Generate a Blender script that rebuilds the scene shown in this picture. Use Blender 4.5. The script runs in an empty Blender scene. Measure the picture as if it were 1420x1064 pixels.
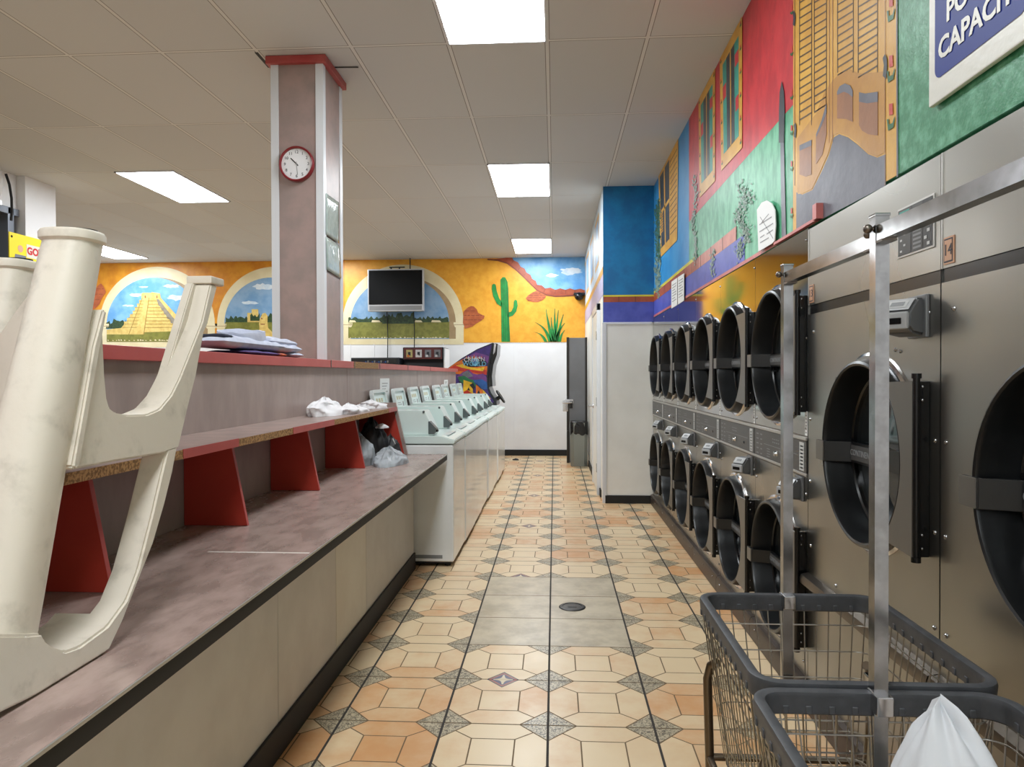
import bpy, bmesh, math, random
from mathutils import Vector, Matrix, noise
random.seed(7)
SC = bpy.context.scene
COL = SC.collection
PI = math.pi
# ------------------------------------------------------------------ camera model (also used to read positions off known planes)
F, CX, CY = 985.0, 710.0, 532.0
CAM = Vector((0, 0, 1.35))
_yaw = math.atan((769 - CX) / F); _pit = math.atan((CY - 521) / math.hypot(F, 769 - CX))
_f = Vector((-math.sin(_yaw) * math.cos(_pit), math.cos(_yaw) * math.cos(_pit), -math.sin(_pit)))
_r = Vector((math.cos(_yaw), math.sin(_yaw), 0)); _d = _f.cross(_r)
_c, _s = math.cos(.003), math.sin(.003)
RGT = _r * _c + _d * _s; DWN = -_r * _s + _d * _c
def ray(px, py): return _f * F + RGT * (px - CX) + DWN * (py - CY)
def on_x(px, py, X): v = ray(px, py); return CAM + v * (X / v.x)
def on_y(px, py, Y): v = ray(px, py); return CAM + v * (Y / v.y)
def on_z(px, py, Z): v = ray(px, py); return CAM + v * ((Z - 1.35) / v.z)
cam = bpy.data.cameras.new('camera'); cam.sensor_width = 36; cam.lens = F / 1420 * 36; cam.clip_start = .02
co = bpy.data.objects.new('camera', cam); COL.objects.link(co)
co.matrix_world = Matrix((RGT, -DWN, -_f)).transposed().to_4x4(); co.location = CAM
SC.camera = co
# ------------------------------------------------------------------ materials
def lin(c):
    r = []
    for v in c[:3]:
        v /= 255.0
        r.append(v / 12.92 if v <= .04045 else ((v + .055) / 1.055) ** 2.4)
    return (*r, 1)
class NT:
    def __init__(s, name):
        s.m = bpy.data.materials.new(name); s.m.use_nodes = True
        s.t = s.m.node_tree; s.b = s.t.nodes['Principled BSDF']
    def n(s, typ, **k):
        nd = s.t.nodes.new(typ)
        for a, v in k.items(): setattr(nd, a, v)
        return nd
    def put(s, sock, v):
        if isinstance(v, bpy.types.NodeSocket): s.t.links.new(v, sock)
        else: sock.default_value = v
    def mt(s, op, a, b=None, c=None, clamp=False):
        nd = s.n('ShaderNodeMath', operation=op); nd.use_clamp = clamp
        for i, v in enumerate((a, b, c)):
            if v is not None: s.put(nd.inputs[i], v)
        return nd.outputs[0]
    def mix(s, f, a, b):
        nd = s.n('ShaderNodeMix', data_type='RGBA')
        s.put(nd.inputs[0], f); s.put(nd.inputs[6], a); s.put(nd.inputs[7], b)
        return nd.outputs[2]
    def noise(s, scale, detail=3, rough=.5, vec=None, dist=0):
        nd = s.n('ShaderNodeTexNoise'); nd.inputs['Scale'].default_value = scale
        nd.inputs['Detail'].default_value = detail; nd.inputs['Roughness'].default_value = rough
        nd.inputs['Distortion'].default_value = dist
        s.put(nd.inputs['Vector'], vec if vec is not None else s.pos())
        return nd.outputs[0]
    def pos(s):
        if not hasattr(s, '_p'): s._p = s.n('ShaderNodeNewGeometry').outputs['Position']
        return s._p
    def scaled(s, v):
        nd = s.n('ShaderNodeVectorMath', operation='MULTIPLY'); s.put(nd.inputs[0], s.pos()); nd.inputs[1].default_value = v
        return nd.outputs[0]
    def step(s, v, a, b):  # smooth ramp from a to b
        nd = s.n('ShaderNodeMapRange'); nd.interpolation_type = 'SMOOTHSTEP'
        s.put(nd.inputs[0], v); nd.inputs[1].default_value = a; nd.inputs[2].default_value = b
        return nd.outputs[0]
    def bump(s, h, strength=.2, dist=.01):
        nd = s.n('ShaderNodeBump'); nd.inputs['Strength'].default_value = strength; nd.inputs['Distance'].default_value = dist
        s.put(nd.inputs['Height'], h); s.put(s.b.inputs['Normal'], nd.outputs[0])
M = {}
def mat(name, col, rough=.5, metal=0, col2=None, nscale=6, ndet=4, stretch=None, contrast=(.35, .65), bump=0, bscale=None, spec=None, coat=0, rough2=None, trans=0, ior=None, alpha=None):
    t = NT(name); b = t.b
    b.inputs['Base Color'].default_value = lin(col); b.inputs['Roughness'].default_value = rough
    b.inputs['Metallic'].default_value = metal
    if spec is not None: b.inputs['Specular IOR Level'].default_value = spec
    if coat: b.inputs['Coat Weight'].default_value = coat; b.inputs['Coat Roughness'].default_value = .06; b.inputs['Coat IOR'].default_value = 1.3
    if trans: b.inputs['Transmission Weight'].default_value = trans
    if ior: b.inputs['IOR'].default_value = ior
    if alpha is not None: b.inputs['Alpha'].default_value = alpha
    vec = t.scaled(stretch) if stretch else None
    if col2:
        f = t.step(t.noise(nscale, ndet, .6, vec), *contrast)
        t.put(b.inputs['Base Color'], t.mix(f, lin(col), lin(col2)))
        if rough2 is not None:
            mr = t.n('ShaderNodeMapRange'); t.put(mr.inputs[0], f); mr.inputs[3].default_value = rough; mr.inputs[4].default_value = rough2
            t.put(b.inputs['Roughness'], mr.outputs[0])
    if bump: t.bump(t.noise(bscale or nscale, 3, .5, vec), bump)
    M[name] = t.m
    return t.m
mat('white_enamel', (232, 233, 232), .28, coat=.6, ior=1.35, col2=(222, 223, 221), nscale=3)
mat('white_top', (214, 228, 224), .3)
mat('lid_grey', (205, 212, 210), .35)
mat('dark_grey_plastic', (84, 92, 92), .4)
mat('wall_white', (238, 239, 241), .4, col2=(232, 232, 234), nscale=2)
mat('panel_beige', (208, 203, 194), .4, col2=(199, 193, 184), nscale=3)
mat('panel_cream', (220, 214, 199), .38, col2=(212, 204, 188), nscale=3)
mat('closet_white', (238, 237, 231), .4, col2=(230, 228, 221), nscale=1.6)
mat('black_base', (20, 19, 18), .6)
mat('black_plastic', (17, 18, 19), .3, col2=(24, 25, 26), nscale=8)
mat('black_satin', (12, 12, 13), .22)
mat('rubber', (14, 14, 14), .6)
mat('stainless', (172, 170, 164), .27, 1, col2=(162, 160, 154), nscale=1.6, ndet=2, rough2=.34)
mat('stainless_mirror', (178, 178, 176), .05, 1, col2=(170, 171, 170), nscale=1.6, ndet=2, rough2=.08)
mat('steel_strip', (120, 112, 104), .35, 1)
mat('kick_brown', (70, 60, 54), .4, .6)
mat('chrome', (205, 205, 208), .12, 1)
mat('zinc', (178, 178, 180), .17, 1, col2=(150, 150, 150), nscale=14)
mat('bronze_tube', (110, 98, 84), .35, 1)
mat('wire', (175, 170, 162), .28, 1)
mat('cart_rim', (58, 59, 62), .48, col2=(70, 71, 74), nscale=20)
mat('control_grey', (70, 69, 68), .4)
mat('control_black', (28, 29, 31), .3)
mat('mark_light', (188, 188, 186), .5)
mat('mark_grey', (130, 131, 132), .5)
mat('hinge_grey', (104, 100, 94), .36, .4)
mat('coin_grey', (176, 177, 178), .35, .3)
mat('coin_dark', (112, 113, 114), .4, .3)
mat('mauve', (170, 146, 138), .3, col2=(140, 122, 116), nscale=9, ndet=6, contrast=(.3, .7))
mat('mauve_wall', (166, 148, 141), .4, col2=(148, 131, 125), nscale=7, ndet=6, stretch=(1, 1, .35), contrast=(.3, .7))
mat('mauve_pillar', (164, 140, 134), .4, col2=(146, 130, 125), nscale=8, ndet=6, contrast=(.3, .7))
mat('counter_top', (178, 154, 145), .2, col2=(142, 121, 113), nscale=17, ndet=4, stretch=(1, .45, 1), contrast=(.3, .7), rough2=.3)
mat('counter_seam', (222, 212, 204), .5)
mat('red_paint', (180, 58, 42), .42, col2=(170, 50, 38), nscale=4)
mat('red_trim', (168, 62, 60), .45, col2=(176, 84, 80), nscale=5)
mat('red_edge', (184, 84, 80), .4, col2=(176, 76, 72), nscale=5)
mat('particle', (176, 134, 84), .8, col2=(120, 86, 48), nscale=120, ndet=2, contrast=(.4, .6))
mat('aluminium', (196, 194, 190), .35, .8)
mat('white_trim', (214, 216, 220), .35)
mat('high_chair_plastic', (224, 213, 198), .5, col2=(176, 166, 152), nscale=11, ndet=9, contrast=(.5, .82), bump=.08, bscale=40)
mat('high_chair_inner', (226, 224, 216), .45, col2=(216, 212, 202), nscale=6, ndet=6)
mat('cloth_white', (228, 226, 228), .85, bump=.1, bscale=90)
mat('cloth_blue', (196, 200, 216), .85, col2=(184, 188, 206), nscale=20, bump=.1, bscale=90)
mat('cloth_purple', (92, 70, 128), .85, col2=(70, 60, 110), nscale=50)
mat('cloth_navy', (40, 44, 60), .85)
mat('cloth_orange', (190, 100, 70), .85)
mat('cloth_black', (20, 20, 22), .55, bump=.2, bscale=40)
mat('cloth_charcoal', (70, 72, 76), .8)
mat('bag_white', (226, 228, 232), .32, bump=.25, bscale=22, trans=.25, ior=1.15)
mat('bag_clear', (205, 210, 214), .2, bump=.35, bscale=30, trans=.55, ior=1.12)
mat('paper', (232, 232, 230), .6)
mat('paper_sleeve', (176, 188, 182), .12, col2=(150, 164, 158), nscale=9, coat=.6, bump=.25, bscale=18)
mat('ink', (60, 60, 66), .6)
mat('ink_grey', (150, 150, 150), .6)
mat('ink_amber', (196, 188, 152), .6)
mat('clock_red', (122, 20, 28), .3)
mat('clock_face', (232, 232, 234), .4)
mat('tv_silver', (196, 198, 202), .35, .4)
mat('tv_screen', (8, 9, 11), .3, spec=.15)
mat('steel_door', (120, 121, 124), .42, .3, col2=(112, 113, 116), nscale=2)
mat('steel_door_edge', (50, 46, 42), .4, .4)
mat('bin_grey', (128, 132, 126), .45)
mat('bin_bag', (18, 18, 20), .25, bump=.4, bscale=30)
mat('poster_yellow', (250, 226, 40), .4)
mat('poster_red', (205, 30, 40), .5)
mat('skin_print', (222, 172, 140), .5)
mat('jacket_print', (120, 124, 136), .5)
mat('sign_blue', (30, 50, 138), .45, spec=.2)
mat('sign_white', (226, 224, 214), .4, bump=.15, bscale=30)
mat('window_frame', (120, 126, 136), .4, .4)
mat('shutter', (206, 204, 200), .5)
mat('night_glass', (14, 18, 28), .08)
mat('drain_metal', (56, 54, 52), .42, .8)
mat('drain_dark', (20, 19, 18), .6)
mat('copper_mark', (196, 150, 120), .4)
mat('glass_door', (44, 50, 52), .04, trans=.5, ior=1.75)
mat('drum', (70, 72, 74), .35, .8)
def paint(name, c1, c2, scale=7, contrast=(.35, .65), rough=.42, stretch=None, bump=.1):
    return mat(name, c1, rough, 0, c2, scale, 6, stretch, contrast, bump, scale * 5)
paint('p_orange', (238, 176, 58), (224, 154, 38), 9, contrast=(.25, .75))
paint('p_orange_dark', (206, 128, 24), (226, 156, 40), 4)
paint('p_cream', (234, 223, 186), (224, 210, 168), 3)
paint('p_reveal', (176, 150, 112), (160, 134, 98), 4)
paint('p_sky', (96, 158, 214), (132, 186, 226), 4)
paint('p_sky_dull', (110, 152, 192), (140, 172, 202), 4)
paint('p_cloud', (222, 230, 236), (190, 212, 230), 9)
paint('p_field', (134, 134, 60), (112, 112, 46), 12)
paint('p_trees', (58, 84, 48), (32, 56, 36), 26)
paint('p_stone', (226, 200, 122), (206, 176, 98), 14)
paint('p_stone_line', (178, 146, 78), (160, 128, 64), 14)
paint('p_stone_shade', (150, 142, 128), (128, 120, 108), 14)
paint('p_cactus', (34, 150, 66), (24, 122, 52), 9)
paint('p_cactus_dark', (20, 92, 42), (26, 104, 48), 9)
paint('p_brick', (190, 102, 58), (168, 84, 46), 10)
paint('p_brick_line', (120, 56, 34), (130, 64, 40), 9)
paint('p_tile_red', (180, 82, 46), (154, 64, 36), 12)
paint('p_teal', (8, 118, 172), (4, 100, 154), 6)
paint('p_blue', (34, 132, 196), (60, 148, 206), 4)
paint('p_purple', (84, 94, 184), (68, 78, 168), 6)
paint('p_yellow_line', (216, 206, 60), (206, 190, 50), 6)
paint('p_terra', (172, 84, 52), (150, 66, 40), 8)
paint('p_terra_pale', (204, 130, 112), (190, 112, 96), 8)
paint('p_red', (206, 54, 62), (182, 40, 52), 9, stretch=(1, 1, .6))
paint('p_green', (46, 132, 88), (104, 176, 138), 22, contrast=(.4, .75))
paint('p_green_pale', (112, 186, 148), (72, 150, 112), 16, stretch=(1, 1, .5))
paint('p_yellow', (222, 170, 66), (206, 150, 50), 6)
paint('p_yellow_deep', (198, 142, 48), (184, 128, 42), 6)
paint('p_slat', (94, 72, 40), (80, 62, 36), 9)
paint('p_slate', (92, 92, 104), (110, 110, 120), 5)
paint('p_brown', (160, 106, 66), (142, 92, 58), 7)
paint('p_dark', (44, 50, 58), (60, 66, 72), 9)
paint('p_turq', (60, 160, 142), (44, 140, 126), 8)
paint('p_ivy', (66, 116, 76), (84, 104, 88), 20)
paint('p_ivy_grey', (118, 146, 128), (140, 158, 146), 20)
paint('p_pinkline', (206, 120, 116), (190, 104, 100), 6)
paint('p_flower', (204, 60, 44), (190, 50, 40), 8)
for n, c in (('a_purple', (66, 44, 124)), ('a_violet', (120, 66, 140)), ('a_orange', (230, 120, 34)), ('a_red', (206, 54, 40)), ('a_yellow', (246, 196, 50)), ('a_blue', (44, 96, 170)), ('a_cyan', (120, 190, 220)),
             ('a_green', (40, 120, 76)), ('a_dark', (24, 30, 40)), ('a_white', (226, 226, 230)), ('a_maroon', (96, 32, 34)), ('a_pic', (190, 180, 120)), ('a_grey', (120, 122, 130))):
    mat(n, c, .3, col2=tuple(int(v * .85) for v in c), nscale=14)
def emis(name, col, strength):
    t = NT(name); t.b.inputs['Base Color'].default_value = lin((230, 235, 235))
    t.b.inputs['Emission Color'].default_value = col; t.b.inputs['Emission Strength'].default_value = strength
    M[name] = t.m
emis('diffuser', (.90, .96, 1.0, 1), 18.0)
# floor: decorated tiles
def floor_mat():
    t = NT('floor_tiles'); b = t.b
    sp = t.n('ShaderNodeSeparateXYZ'); t.put(sp.inputs[0], t.pos()); X, Y = sp.outputs[0], sp.outputs[1]
    sx = t.mt('DIVIDE', t.mt('ADD', X, .028), .406); sy = t.mt('DIVIDE', t.mt('SUBTRACT', Y, 3.534), .403)
    cx, cy = t.mt('FLOOR', sx), t.mt('FLOOR', sy)
    u, v = t.mt('SUBTRACT', t.mt('SUBTRACT', sx, cx), .5), t.mt('SUBTRACT', t.mt('SUBTRACT', sy, cy), .5)
    p, q = t.mt('ABSOLUTE', u), t.mt('ABSOLUTE', v)
    tt = t.mt('ADD', t.mt('DIVIDE', t.mt('SUBTRACT', p, .23), .27), t.mt('DIVIDE', t.mt('SUBTRACT', q, .21), .29))
    corner = t.mt('GREATER_THAN', tt, 1.0); notc = t.mt('SUBTRACT', 1.0, corner)
    W = .0065
    hyp = t.mt('LESS_THAN', t.mt('MULTIPLY', t.mt('ABSOLUTE', t.mt('SUBTRACT', tt, 1)), .2), W)
    rd = t.mt('MAXIMUM', t.mt('SUBTRACT', p, .2), t.mt('SUBTRACT', q, .22))
    rect = t.mt('LESS_THAN', t.mt('ABSOLUTE', rd), W)
    cr = t.mt('SUBTRACT', t.mt('MULTIPLY', t.mt('SUBTRACT', p, .2), .633), t.mt('MULTIPLY', t.mt('SUBTRACT', q, .22), .774))
    con = t.mt('MULTIPLY', t.mt('MULTIPLY', t.mt('LESS_THAN', t.mt('ABSOLUTE', cr), W), notc), t.mt('MULTIPLY', t.mt('GREATER_THAN', p, .2), t.mt('GREATER_THAN', q, .22)))
    lines = t.mt('MAXIMUM', t.mt('MAXIMUM', hyp, rect), con)
    gx = t.mt('GREATER_THAN', p, .4885); gy = t.mt('GREATER_THAN', q, .4915)
    # piece id
    outr = t.mt('GREATER_THAN', rd, 0); side = t.mt('MULTIPLY', outr, t.mt('GREATER_THAN', cr, 0)); strip = t.mt('MULTIPLY', outr, t.mt('LESS_THAN', cr, 0))
    ix = t.mt('ADD', cx, t.mt('MULTIPLY', side, t.mt('MULTIPLY', t.mt('SIGN', u), .3)))
    iy = t.mt('ADD', cy, t.mt('MULTIPLY', strip, t.mt('MULTIPLY', t.mt('SIGN', v), .3)))
    cb = t.n('ShaderNodeCombineXYZ'); t.put(cb.inputs[0], ix); t.put(cb.inputs[1], iy)
    wn = t.n('ShaderNodeTexWhiteNoise'); t.put(wn.inputs[0], cb.outputs[0])
    cb2 = t.n('ShaderNodeCombineXYZ'); t.put(cb2.inputs[0], cx); t.put(cb2.inputs[1], cy)
    wn2 = t.n('ShaderNodeTexWhiteNoise'); t.put(wn2.inputs[0], cb2.outputs[0])
    blot = t.noise(7, 4, .6)
    tone = t.mt('ADD', t.mt('ADD', t.mt('MULTIPLY', wn.outputs[0], .32), t.mt('MULTIPLY', wn2.outputs[0], .38)), t.mt('MULTIPLY', blot, .75))
    base = t.mix(t.step(tone, .55, 1.15), lin((224, 200, 162)), lin((208, 152, 100)))
    base = t.mix(t.mt('MULTIPLY', t.step(t.noise(2.2, 5, .6), .45, .75), .3), base, lin((200, 158, 112)))
    lf = t.noise(34, 2, .5, None, 2.5)
    leaf = t.step(t.mt('ABSOLUTE', t.mt('SUBTRACT', lf, .5)), .02, .07)
    leafc = t.mix(leaf, lin((92, 82, 66)), lin((186, 172, 144)))
    c = t.mix(corner, base, leafc)
    plain = t.mt('MULTIPLY', t.mt('MULTIPLY', t.mt('GREATER_THAN', cx, -1.5), t.mt('LESS_THAN', cx, .5)), t.mt('MULTIPLY', t.mt('GREATER_THAN', cy, -.5), t.mt('LESS_THAN', cy, 2.5)))
    lines = t.mt('MULTIPLY', lines, t.mt('SUBTRACT', 1, plain))
    c = t.mix(lines, c, lin((110, 88, 62)))
    # medallions
    dv = t.mt('ABSOLUTE', t.mt('SUBTRACT', t.mt('FLOORED_MODULO', t.mt('ADD', sy, 3), 4), 2))
    md = t.mt('ADD', t.mt('DIVIDE', p, .18), t.mt('DIVIDE', dv, .2))
    # one tile column carries them
    xi = t.mt('COMPARE', cx, -1, .1)
    med = t.mt('MULTIPLY', xi, t.mt('LESS_THAN', md, 1))
    star = t.mt('LESS_THAN', t.mt('MULTIPLY', p, dv), .0011)
    mc = t.mix(t.mt('MULTIPLY', star, t.mt('LESS_THAN', md, .62)), t.mix(t.mt('LESS_THAN', md, .72), lin((150, 74, 52)), lin((44, 40, 84))), lin((206, 190, 160)))
    mc = t.mix(t.mt('GREATER_THAN', md, .88), mc, lin((40, 34, 34)))
    grout = t.mt('MAXIMUM', gx, gy)
    pc = t.mix(t.step(t.noise(6, 6, .65), .35, .7), lin((196, 182, 156)), lin((166, 152, 128)))
    c = t.mix(plain, c, pc)
    c = t.mix(grout, c, t.mix(gx, lin((104, 86, 62)), lin((48, 42, 38))))
    c = t.mix(t.mt('MULTIPLY', med, t.mt('SUBTRACT', 1, plain)), c, mc)
    t.put(b.inputs['Base Color'], c)
    rg = t.n('ShaderNodeMapRange'); t.put(rg.inputs[0], blot); rg.inputs[3].default_value = .24; rg.inputs[4].default_value = .42
    t.put(b.inputs['Roughness'], t.mix(t.mt('MAXIMUM', grout, lines), rg.outputs[0], (.8, .8, .8, 1)))
    t.bump(t.mt('SUBTRACT', 1, grout), .35, .002)
    M['floor_tiles'] = t.m
floor_mat()
def ceil_mat():
    t = NT('ceiling_tiles'); b = t.b
    sp = t.n('ShaderNodeSeparateXYZ'); t.put(sp.inputs[0], t.pos()); X, Y = sp.outputs[0], sp.outputs[1]
    sx = t.mt('DIVIDE', t.mt('ADD', X, .039), .59); sy = t.mt('DIVIDE', t.mt('SUBTRACT', Y, 4.235), 1.2125)
    dx = t.mt('MULTIPLY', t.mt('ABSOLUTE', t.mt('SUBTRACT', sx, t.mt('ROUND', sx))), .59)
    dy = t.mt('MULTIPLY', t.mt('ABSOLUTE', t.mt('SUBTRACT', sy, t.mt('ROUND', sy))), 1.2125)
    bar = t.mt('MINIMUM', dx, dy)
    cb = t.n('ShaderNodeCombineXYZ'); t.put(cb.inputs[0], t.mt('FLOOR', sx)); t.put(cb.inputs[1], t.mt('FLOOR', sy))
    wn = t.n('ShaderNodeTexWhiteNoise'); t.put(wn.inputs[0], cb.outputs[0])
    c = t.mix(wn.outputs[0], lin((205, 207, 207)), lin((196, 198, 198)))
    c = t.mix(t.mt('LESS_THAN', bar, .015), c, lin((128, 124, 120)))  # shadow line along the T-bars, painted into the tile colour
    c = t.mix(t.mt('LESS_THAN', bar, .0105), c, lin((220, 220, 218)))
    t.put(b.inputs['Base Color'], c); b.inputs['Roughness'].default_value = .8
    t.bump(t.step(bar, .008, .013), .3, .004)
    M['ceiling_tiles'] = t.m
ceil_mat()
# ------------------------------------------------------------------ mesh builder
class MB:
    def __init__(s, *mats):
        s.v, s.f, s.k, s.mats, s.cur = [], [], [], list(mats), 0
    def use(s, name):
        if name not in s.mats: s.mats.append(name)
        s.cur = s.mats.index(name); return s
    def add(s, vs, fs):
        o = len(s.v); s.v += [tuple(v) for v in vs]
        for f in fs: s.f.append([o + i for i in f]); s.k.append(s.cur)
        return s
    def frombm(s, bm):
        bm.verts.index_update()
        s.add([v.co[:] for v in bm.verts], [[v.index for v in f.verts] for f in bm.faces]); bm.free(); return s
    def box(s, x0, x1, y0, y1, z0, z1, bev=0, seg=2, M4=None):
        bm = bmesh.new(); bmesh.ops.create_cube(bm, size=1)
        for v in bm.verts:
            v.co = Vector(((x0 + x1) / 2 + v.co.x * (x1 - x0), (y0 + y1) / 2 + v.co.y * (y1 - y0), (z0 + z1) / 2 + v.co.z * (z1 - z0)))
        if bev: bmesh.ops.bevel(bm, geom=bm.edges[:], offset=bev, segments=seg, affect='EDGES', profile=.5)
        if M4: bm.transform(M4)
        return s.frombm(bm)
    def poly(s, pts): return s.add(pts, [list(range(len(pts)))])
    def prism(s, pts, axis, a, b, bev=0):
        # pts: 2D in the other two axes (x->(y,z), y->(x,z), z->(x,y))
        def P(p, t): return {'x': (t, p[0], p[1]), 'y': (p[0], t, p[1]), 'z': (p[0], p[1], t)}[axis]
        bm = bmesh.new(); n = len(pts)
        A = [bm.verts.new(P(p, a)) for p in pts]; B = [bm.verts.new(P(p, b)) for p in pts]
        bm.faces.new(A); bm.faces.new(B[::-1])
        for i in range(n): bm.faces.new((A[i], B[i], B[(i + 1) % n], A[(i + 1) % n]))
        bmesh.ops.recalc_face_normals(bm, faces=bm.faces[:])
        if bev: bmesh.ops.bevel(bm, geom=bm.edges[:], offset=bev, segments=2, affect='EDGES', clamp_overlap=True)
        bmesh.ops.triangulate(bm, faces=[f for f in bm.faces if len(f.verts) > 4])
        return s.frombm(bm)
    def cyl(s, p0, p1, r0, r1=None, n=16, caps=True):
        return s.tube([p0, p1], r0, n, r1=r1, caps=caps)
    def tube(s, path, r, n=8, closed=False, r1=None, caps=True, radii=None):
        P = [Vector(p) for p in path]; m = len(P); vs, fs = [], []
        nrm = None
        for i in range(m):
            if closed: tg = P[(i + 1) % m] - P[i - 1]
            else: tg = P[min(i + 1, m - 1)] - P[max(i - 1, 0)]
            tg.normalize()
            if nrm is None:
                nrm = tg.orthogonal().normalized()
                for ax in (Vector((0, 0, 1)), Vector((0, 1, 0))):
                    if abs(tg.dot(ax)) < .9: nrm = (ax - tg * ax.dot(tg)).normalized(); break
            else:
                nn = nrm - tg * nrm.dot(tg)
                if nn.length > 1e-5: nrm = nn.normalized()
            bn = tg.cross(nrm)
            rr = radii[i] if radii else (r if r1 is None else r + (r1 - r) * i / (m - 1))
            for k in range(n):
                a = 2 * PI * (k + .5) / n
                vs.append(P[i] + (nrm * math.cos(a) + bn * math.sin(a)) * rr)
        for i in range(m if closed else m - 1):
            j = (i + 1) % m
            for k in range(n):
                l = (k + 1) % n
                fs.append([i * n + k, i * n + l, j * n + l, j * n + k])
        if caps and not closed: fs.append(list(range(n))[::-1]); fs.append([(m - 1) * n + k for k in range(n)])
        return s.add(vs, fs)
    def lathe(s, prof, c, axis, n=48, closed=False):
        # prof: (r, h); axis unit vector
        ax = Vector(axis).normalized(); u = ax.orthogonal().normalized(); w = ax.cross(u); c = Vector(c)
        vs, fs = [], []; m = len(prof)
        for r, h in prof:
            for k in range(n):
                a = 2 * PI * k / n
                vs.append(c + ax * h + (u * math.cos(a) + w * math.sin(a)) * r)
        for i in range(m if closed else m - 1):
            j = (i + 1) % m
            for k in range(n):
                l = (k + 1) % n; fs.append([i * n + k, i * n + l, j * n + l, j * n + k])
        return s.add(vs, fs)
    def disc(s, c, axis, r, n=40):
        ax = Vector(axis).normalized(); u = ax.orthogonal().normalized(); w = ax.cross(u); c = Vector(c)
        return s.poly([c + (u * math.cos(2 * PI * k / n) + w * math.sin(2 * PI * k / n)) * r for k in range(n)])
    def ball(s, c, rx, ry=None, rz=None, n=10):
        bm = bmesh.new(); bmesh.ops.create_uvsphere(bm, u_segments=n, v_segments=max(5, n // 2 + 1), radius=1)
        for v in bm.verts: v.co = Vector((c[0] + v.co.x * rx, c[1] + v.co.y * (ry or rx), c[2] + v.co.z * (rz or rx)))
        return s.frombm(bm)
    def text(s, body, size, mtx, extrude=.0005, align='CENTER', bold=0):
        cu = bpy.data.curves.new('lettering', 'FONT'); cu.body = body; cu.size = size; cu.align_x = align; cu.align_y = 'CENTER'; cu.extrude = extrude; cu.offset = bold; cu.resolution_u = 3
        ob = bpy.data.objects.new('lettering', cu); me = bpy.data.meshes.new_from_object(ob)
        s.add([mtx @ v.co for v in me.vertices], [list(p.vertices) for p in me.polygons])
        bpy.data.objects.remove(ob); bpy.data.meshes.remove(me); bpy.data.curves.remove(cu); return s
    def build(s, name, parent=None, angle=38, bevel=0, sub=0):
        me = bpy.data.meshes.new(name); me.from_pydata(s.v, [], s.f)
        for m in s.mats: me.materials.append(M[m])
        me.polygons.foreach_set('material_index', s.k); me.polygons.foreach_set('use_smooth', [True] * len(s.f))
        me.update(); me.set_sharp_from_angle(angle=math.radians(angle))
        o = bpy.data.objects.new(name, me); COL.objects.link(o)
        if parent is not None:
            o.parent = parent
            if parent.parent is None and parent.get('w'): o.location = -Vector(parent.location)
        if bevel:
            md = o.modifiers.new('b', 'BEVEL'); md.width = bevel; md.segments = 2; md.limit_method = 'ANGLE'; md.angle_limit = .7
        wn = o.modifiers.new('w', 'WEIGHTED_NORMAL'); wn.keep_sharp = True
        if sub:
            md = o.modifiers.new('s', 'SUBSURF'); md.levels = sub; md.render_levels = sub
        return o
def tag(o, label, cat, group=None, kind=None):
    o['label'] = label; o['category'] = cat
    if group: o['group'] = group
    if kind: o['kind'] = kind
    return o
def thing(name, label, cat, loc=(0, 0, 0), group=None, world=True):
    o = bpy.data.objects.new(name, None); COL.objects.link(o); o.location = loc; o.empty_display_size = .1
    if world: o['w'] = 1
    return tag(o, label, cat, group)
def struct(name, mb, parent=None, **k):
    o = mb.build(name, parent, **k)
    if parent is None: o['kind'] = 'structure'
    return o
def copy_tree(o, parent=None):
    c = o.copy(); COL.objects.link(c); c.parent = parent
    for ch in list(o.children): copy_tree(ch, c)
    return c
def frame4(o, x, y, z):  # 4x4 from axes
    m = Matrix((Vector(x), Vector(y), Vector(z))).transposed().to_4x4(); m.translation = Vector(o); return m
FX = ((0, -1, 0), (0, 0, 1), (-1, 0, 0))   # lettering on a face that looks to -X
FY = ((1, 0, 0), (0, 0, 1), (0, -1, 0))    # lettering on a face that looks to -Y
FP = ((0, 1, 0), (0, 0, 1), (1, 0, 0))     # lettering on a face that looks to +X
# ================================================================== ROOM SHELL
CEIL, YB, XW, YC, XC = 3.335, 11.965, 1.045, 7.53, .515   # ceiling, back wall, dryer wall, closet front, closet side
XL, YF = -8.2, -3.4
struct('floor', MB('floor_tiles').poly([(XL, YF, 0), (XW + .9, YF, 0), (XW + .9, YB + .1, 0), (XL, YB + .1, 0)]))
struct('ceiling', MB('ceiling_tiles').box(XL - .1, XW + .9, YF - .1, YB + .15, CEIL, CEIL + .08))
wb = MB('wall_white').box(XL, XC + .9, YB, YB + .12, 0, CEIL)
struct('wall_back', wb)
b = MB('wall_white')
for px in (486, 519, 615, 713):
    x = on_y(px, 500, YB).x; b.box(x - .006, x + .006, YB - .006, YB, .1, 1.9, .002)
x = on_y(785, 470, YB).x
b.box(-6.5, XC, YB - .004, YB, 1.895, 1.909)
struct('trim_1', b)
struct('baseboard_back', MB('black_base').box(XL, XC - .005, YB - .018, YB, 0, .1, .004))
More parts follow.
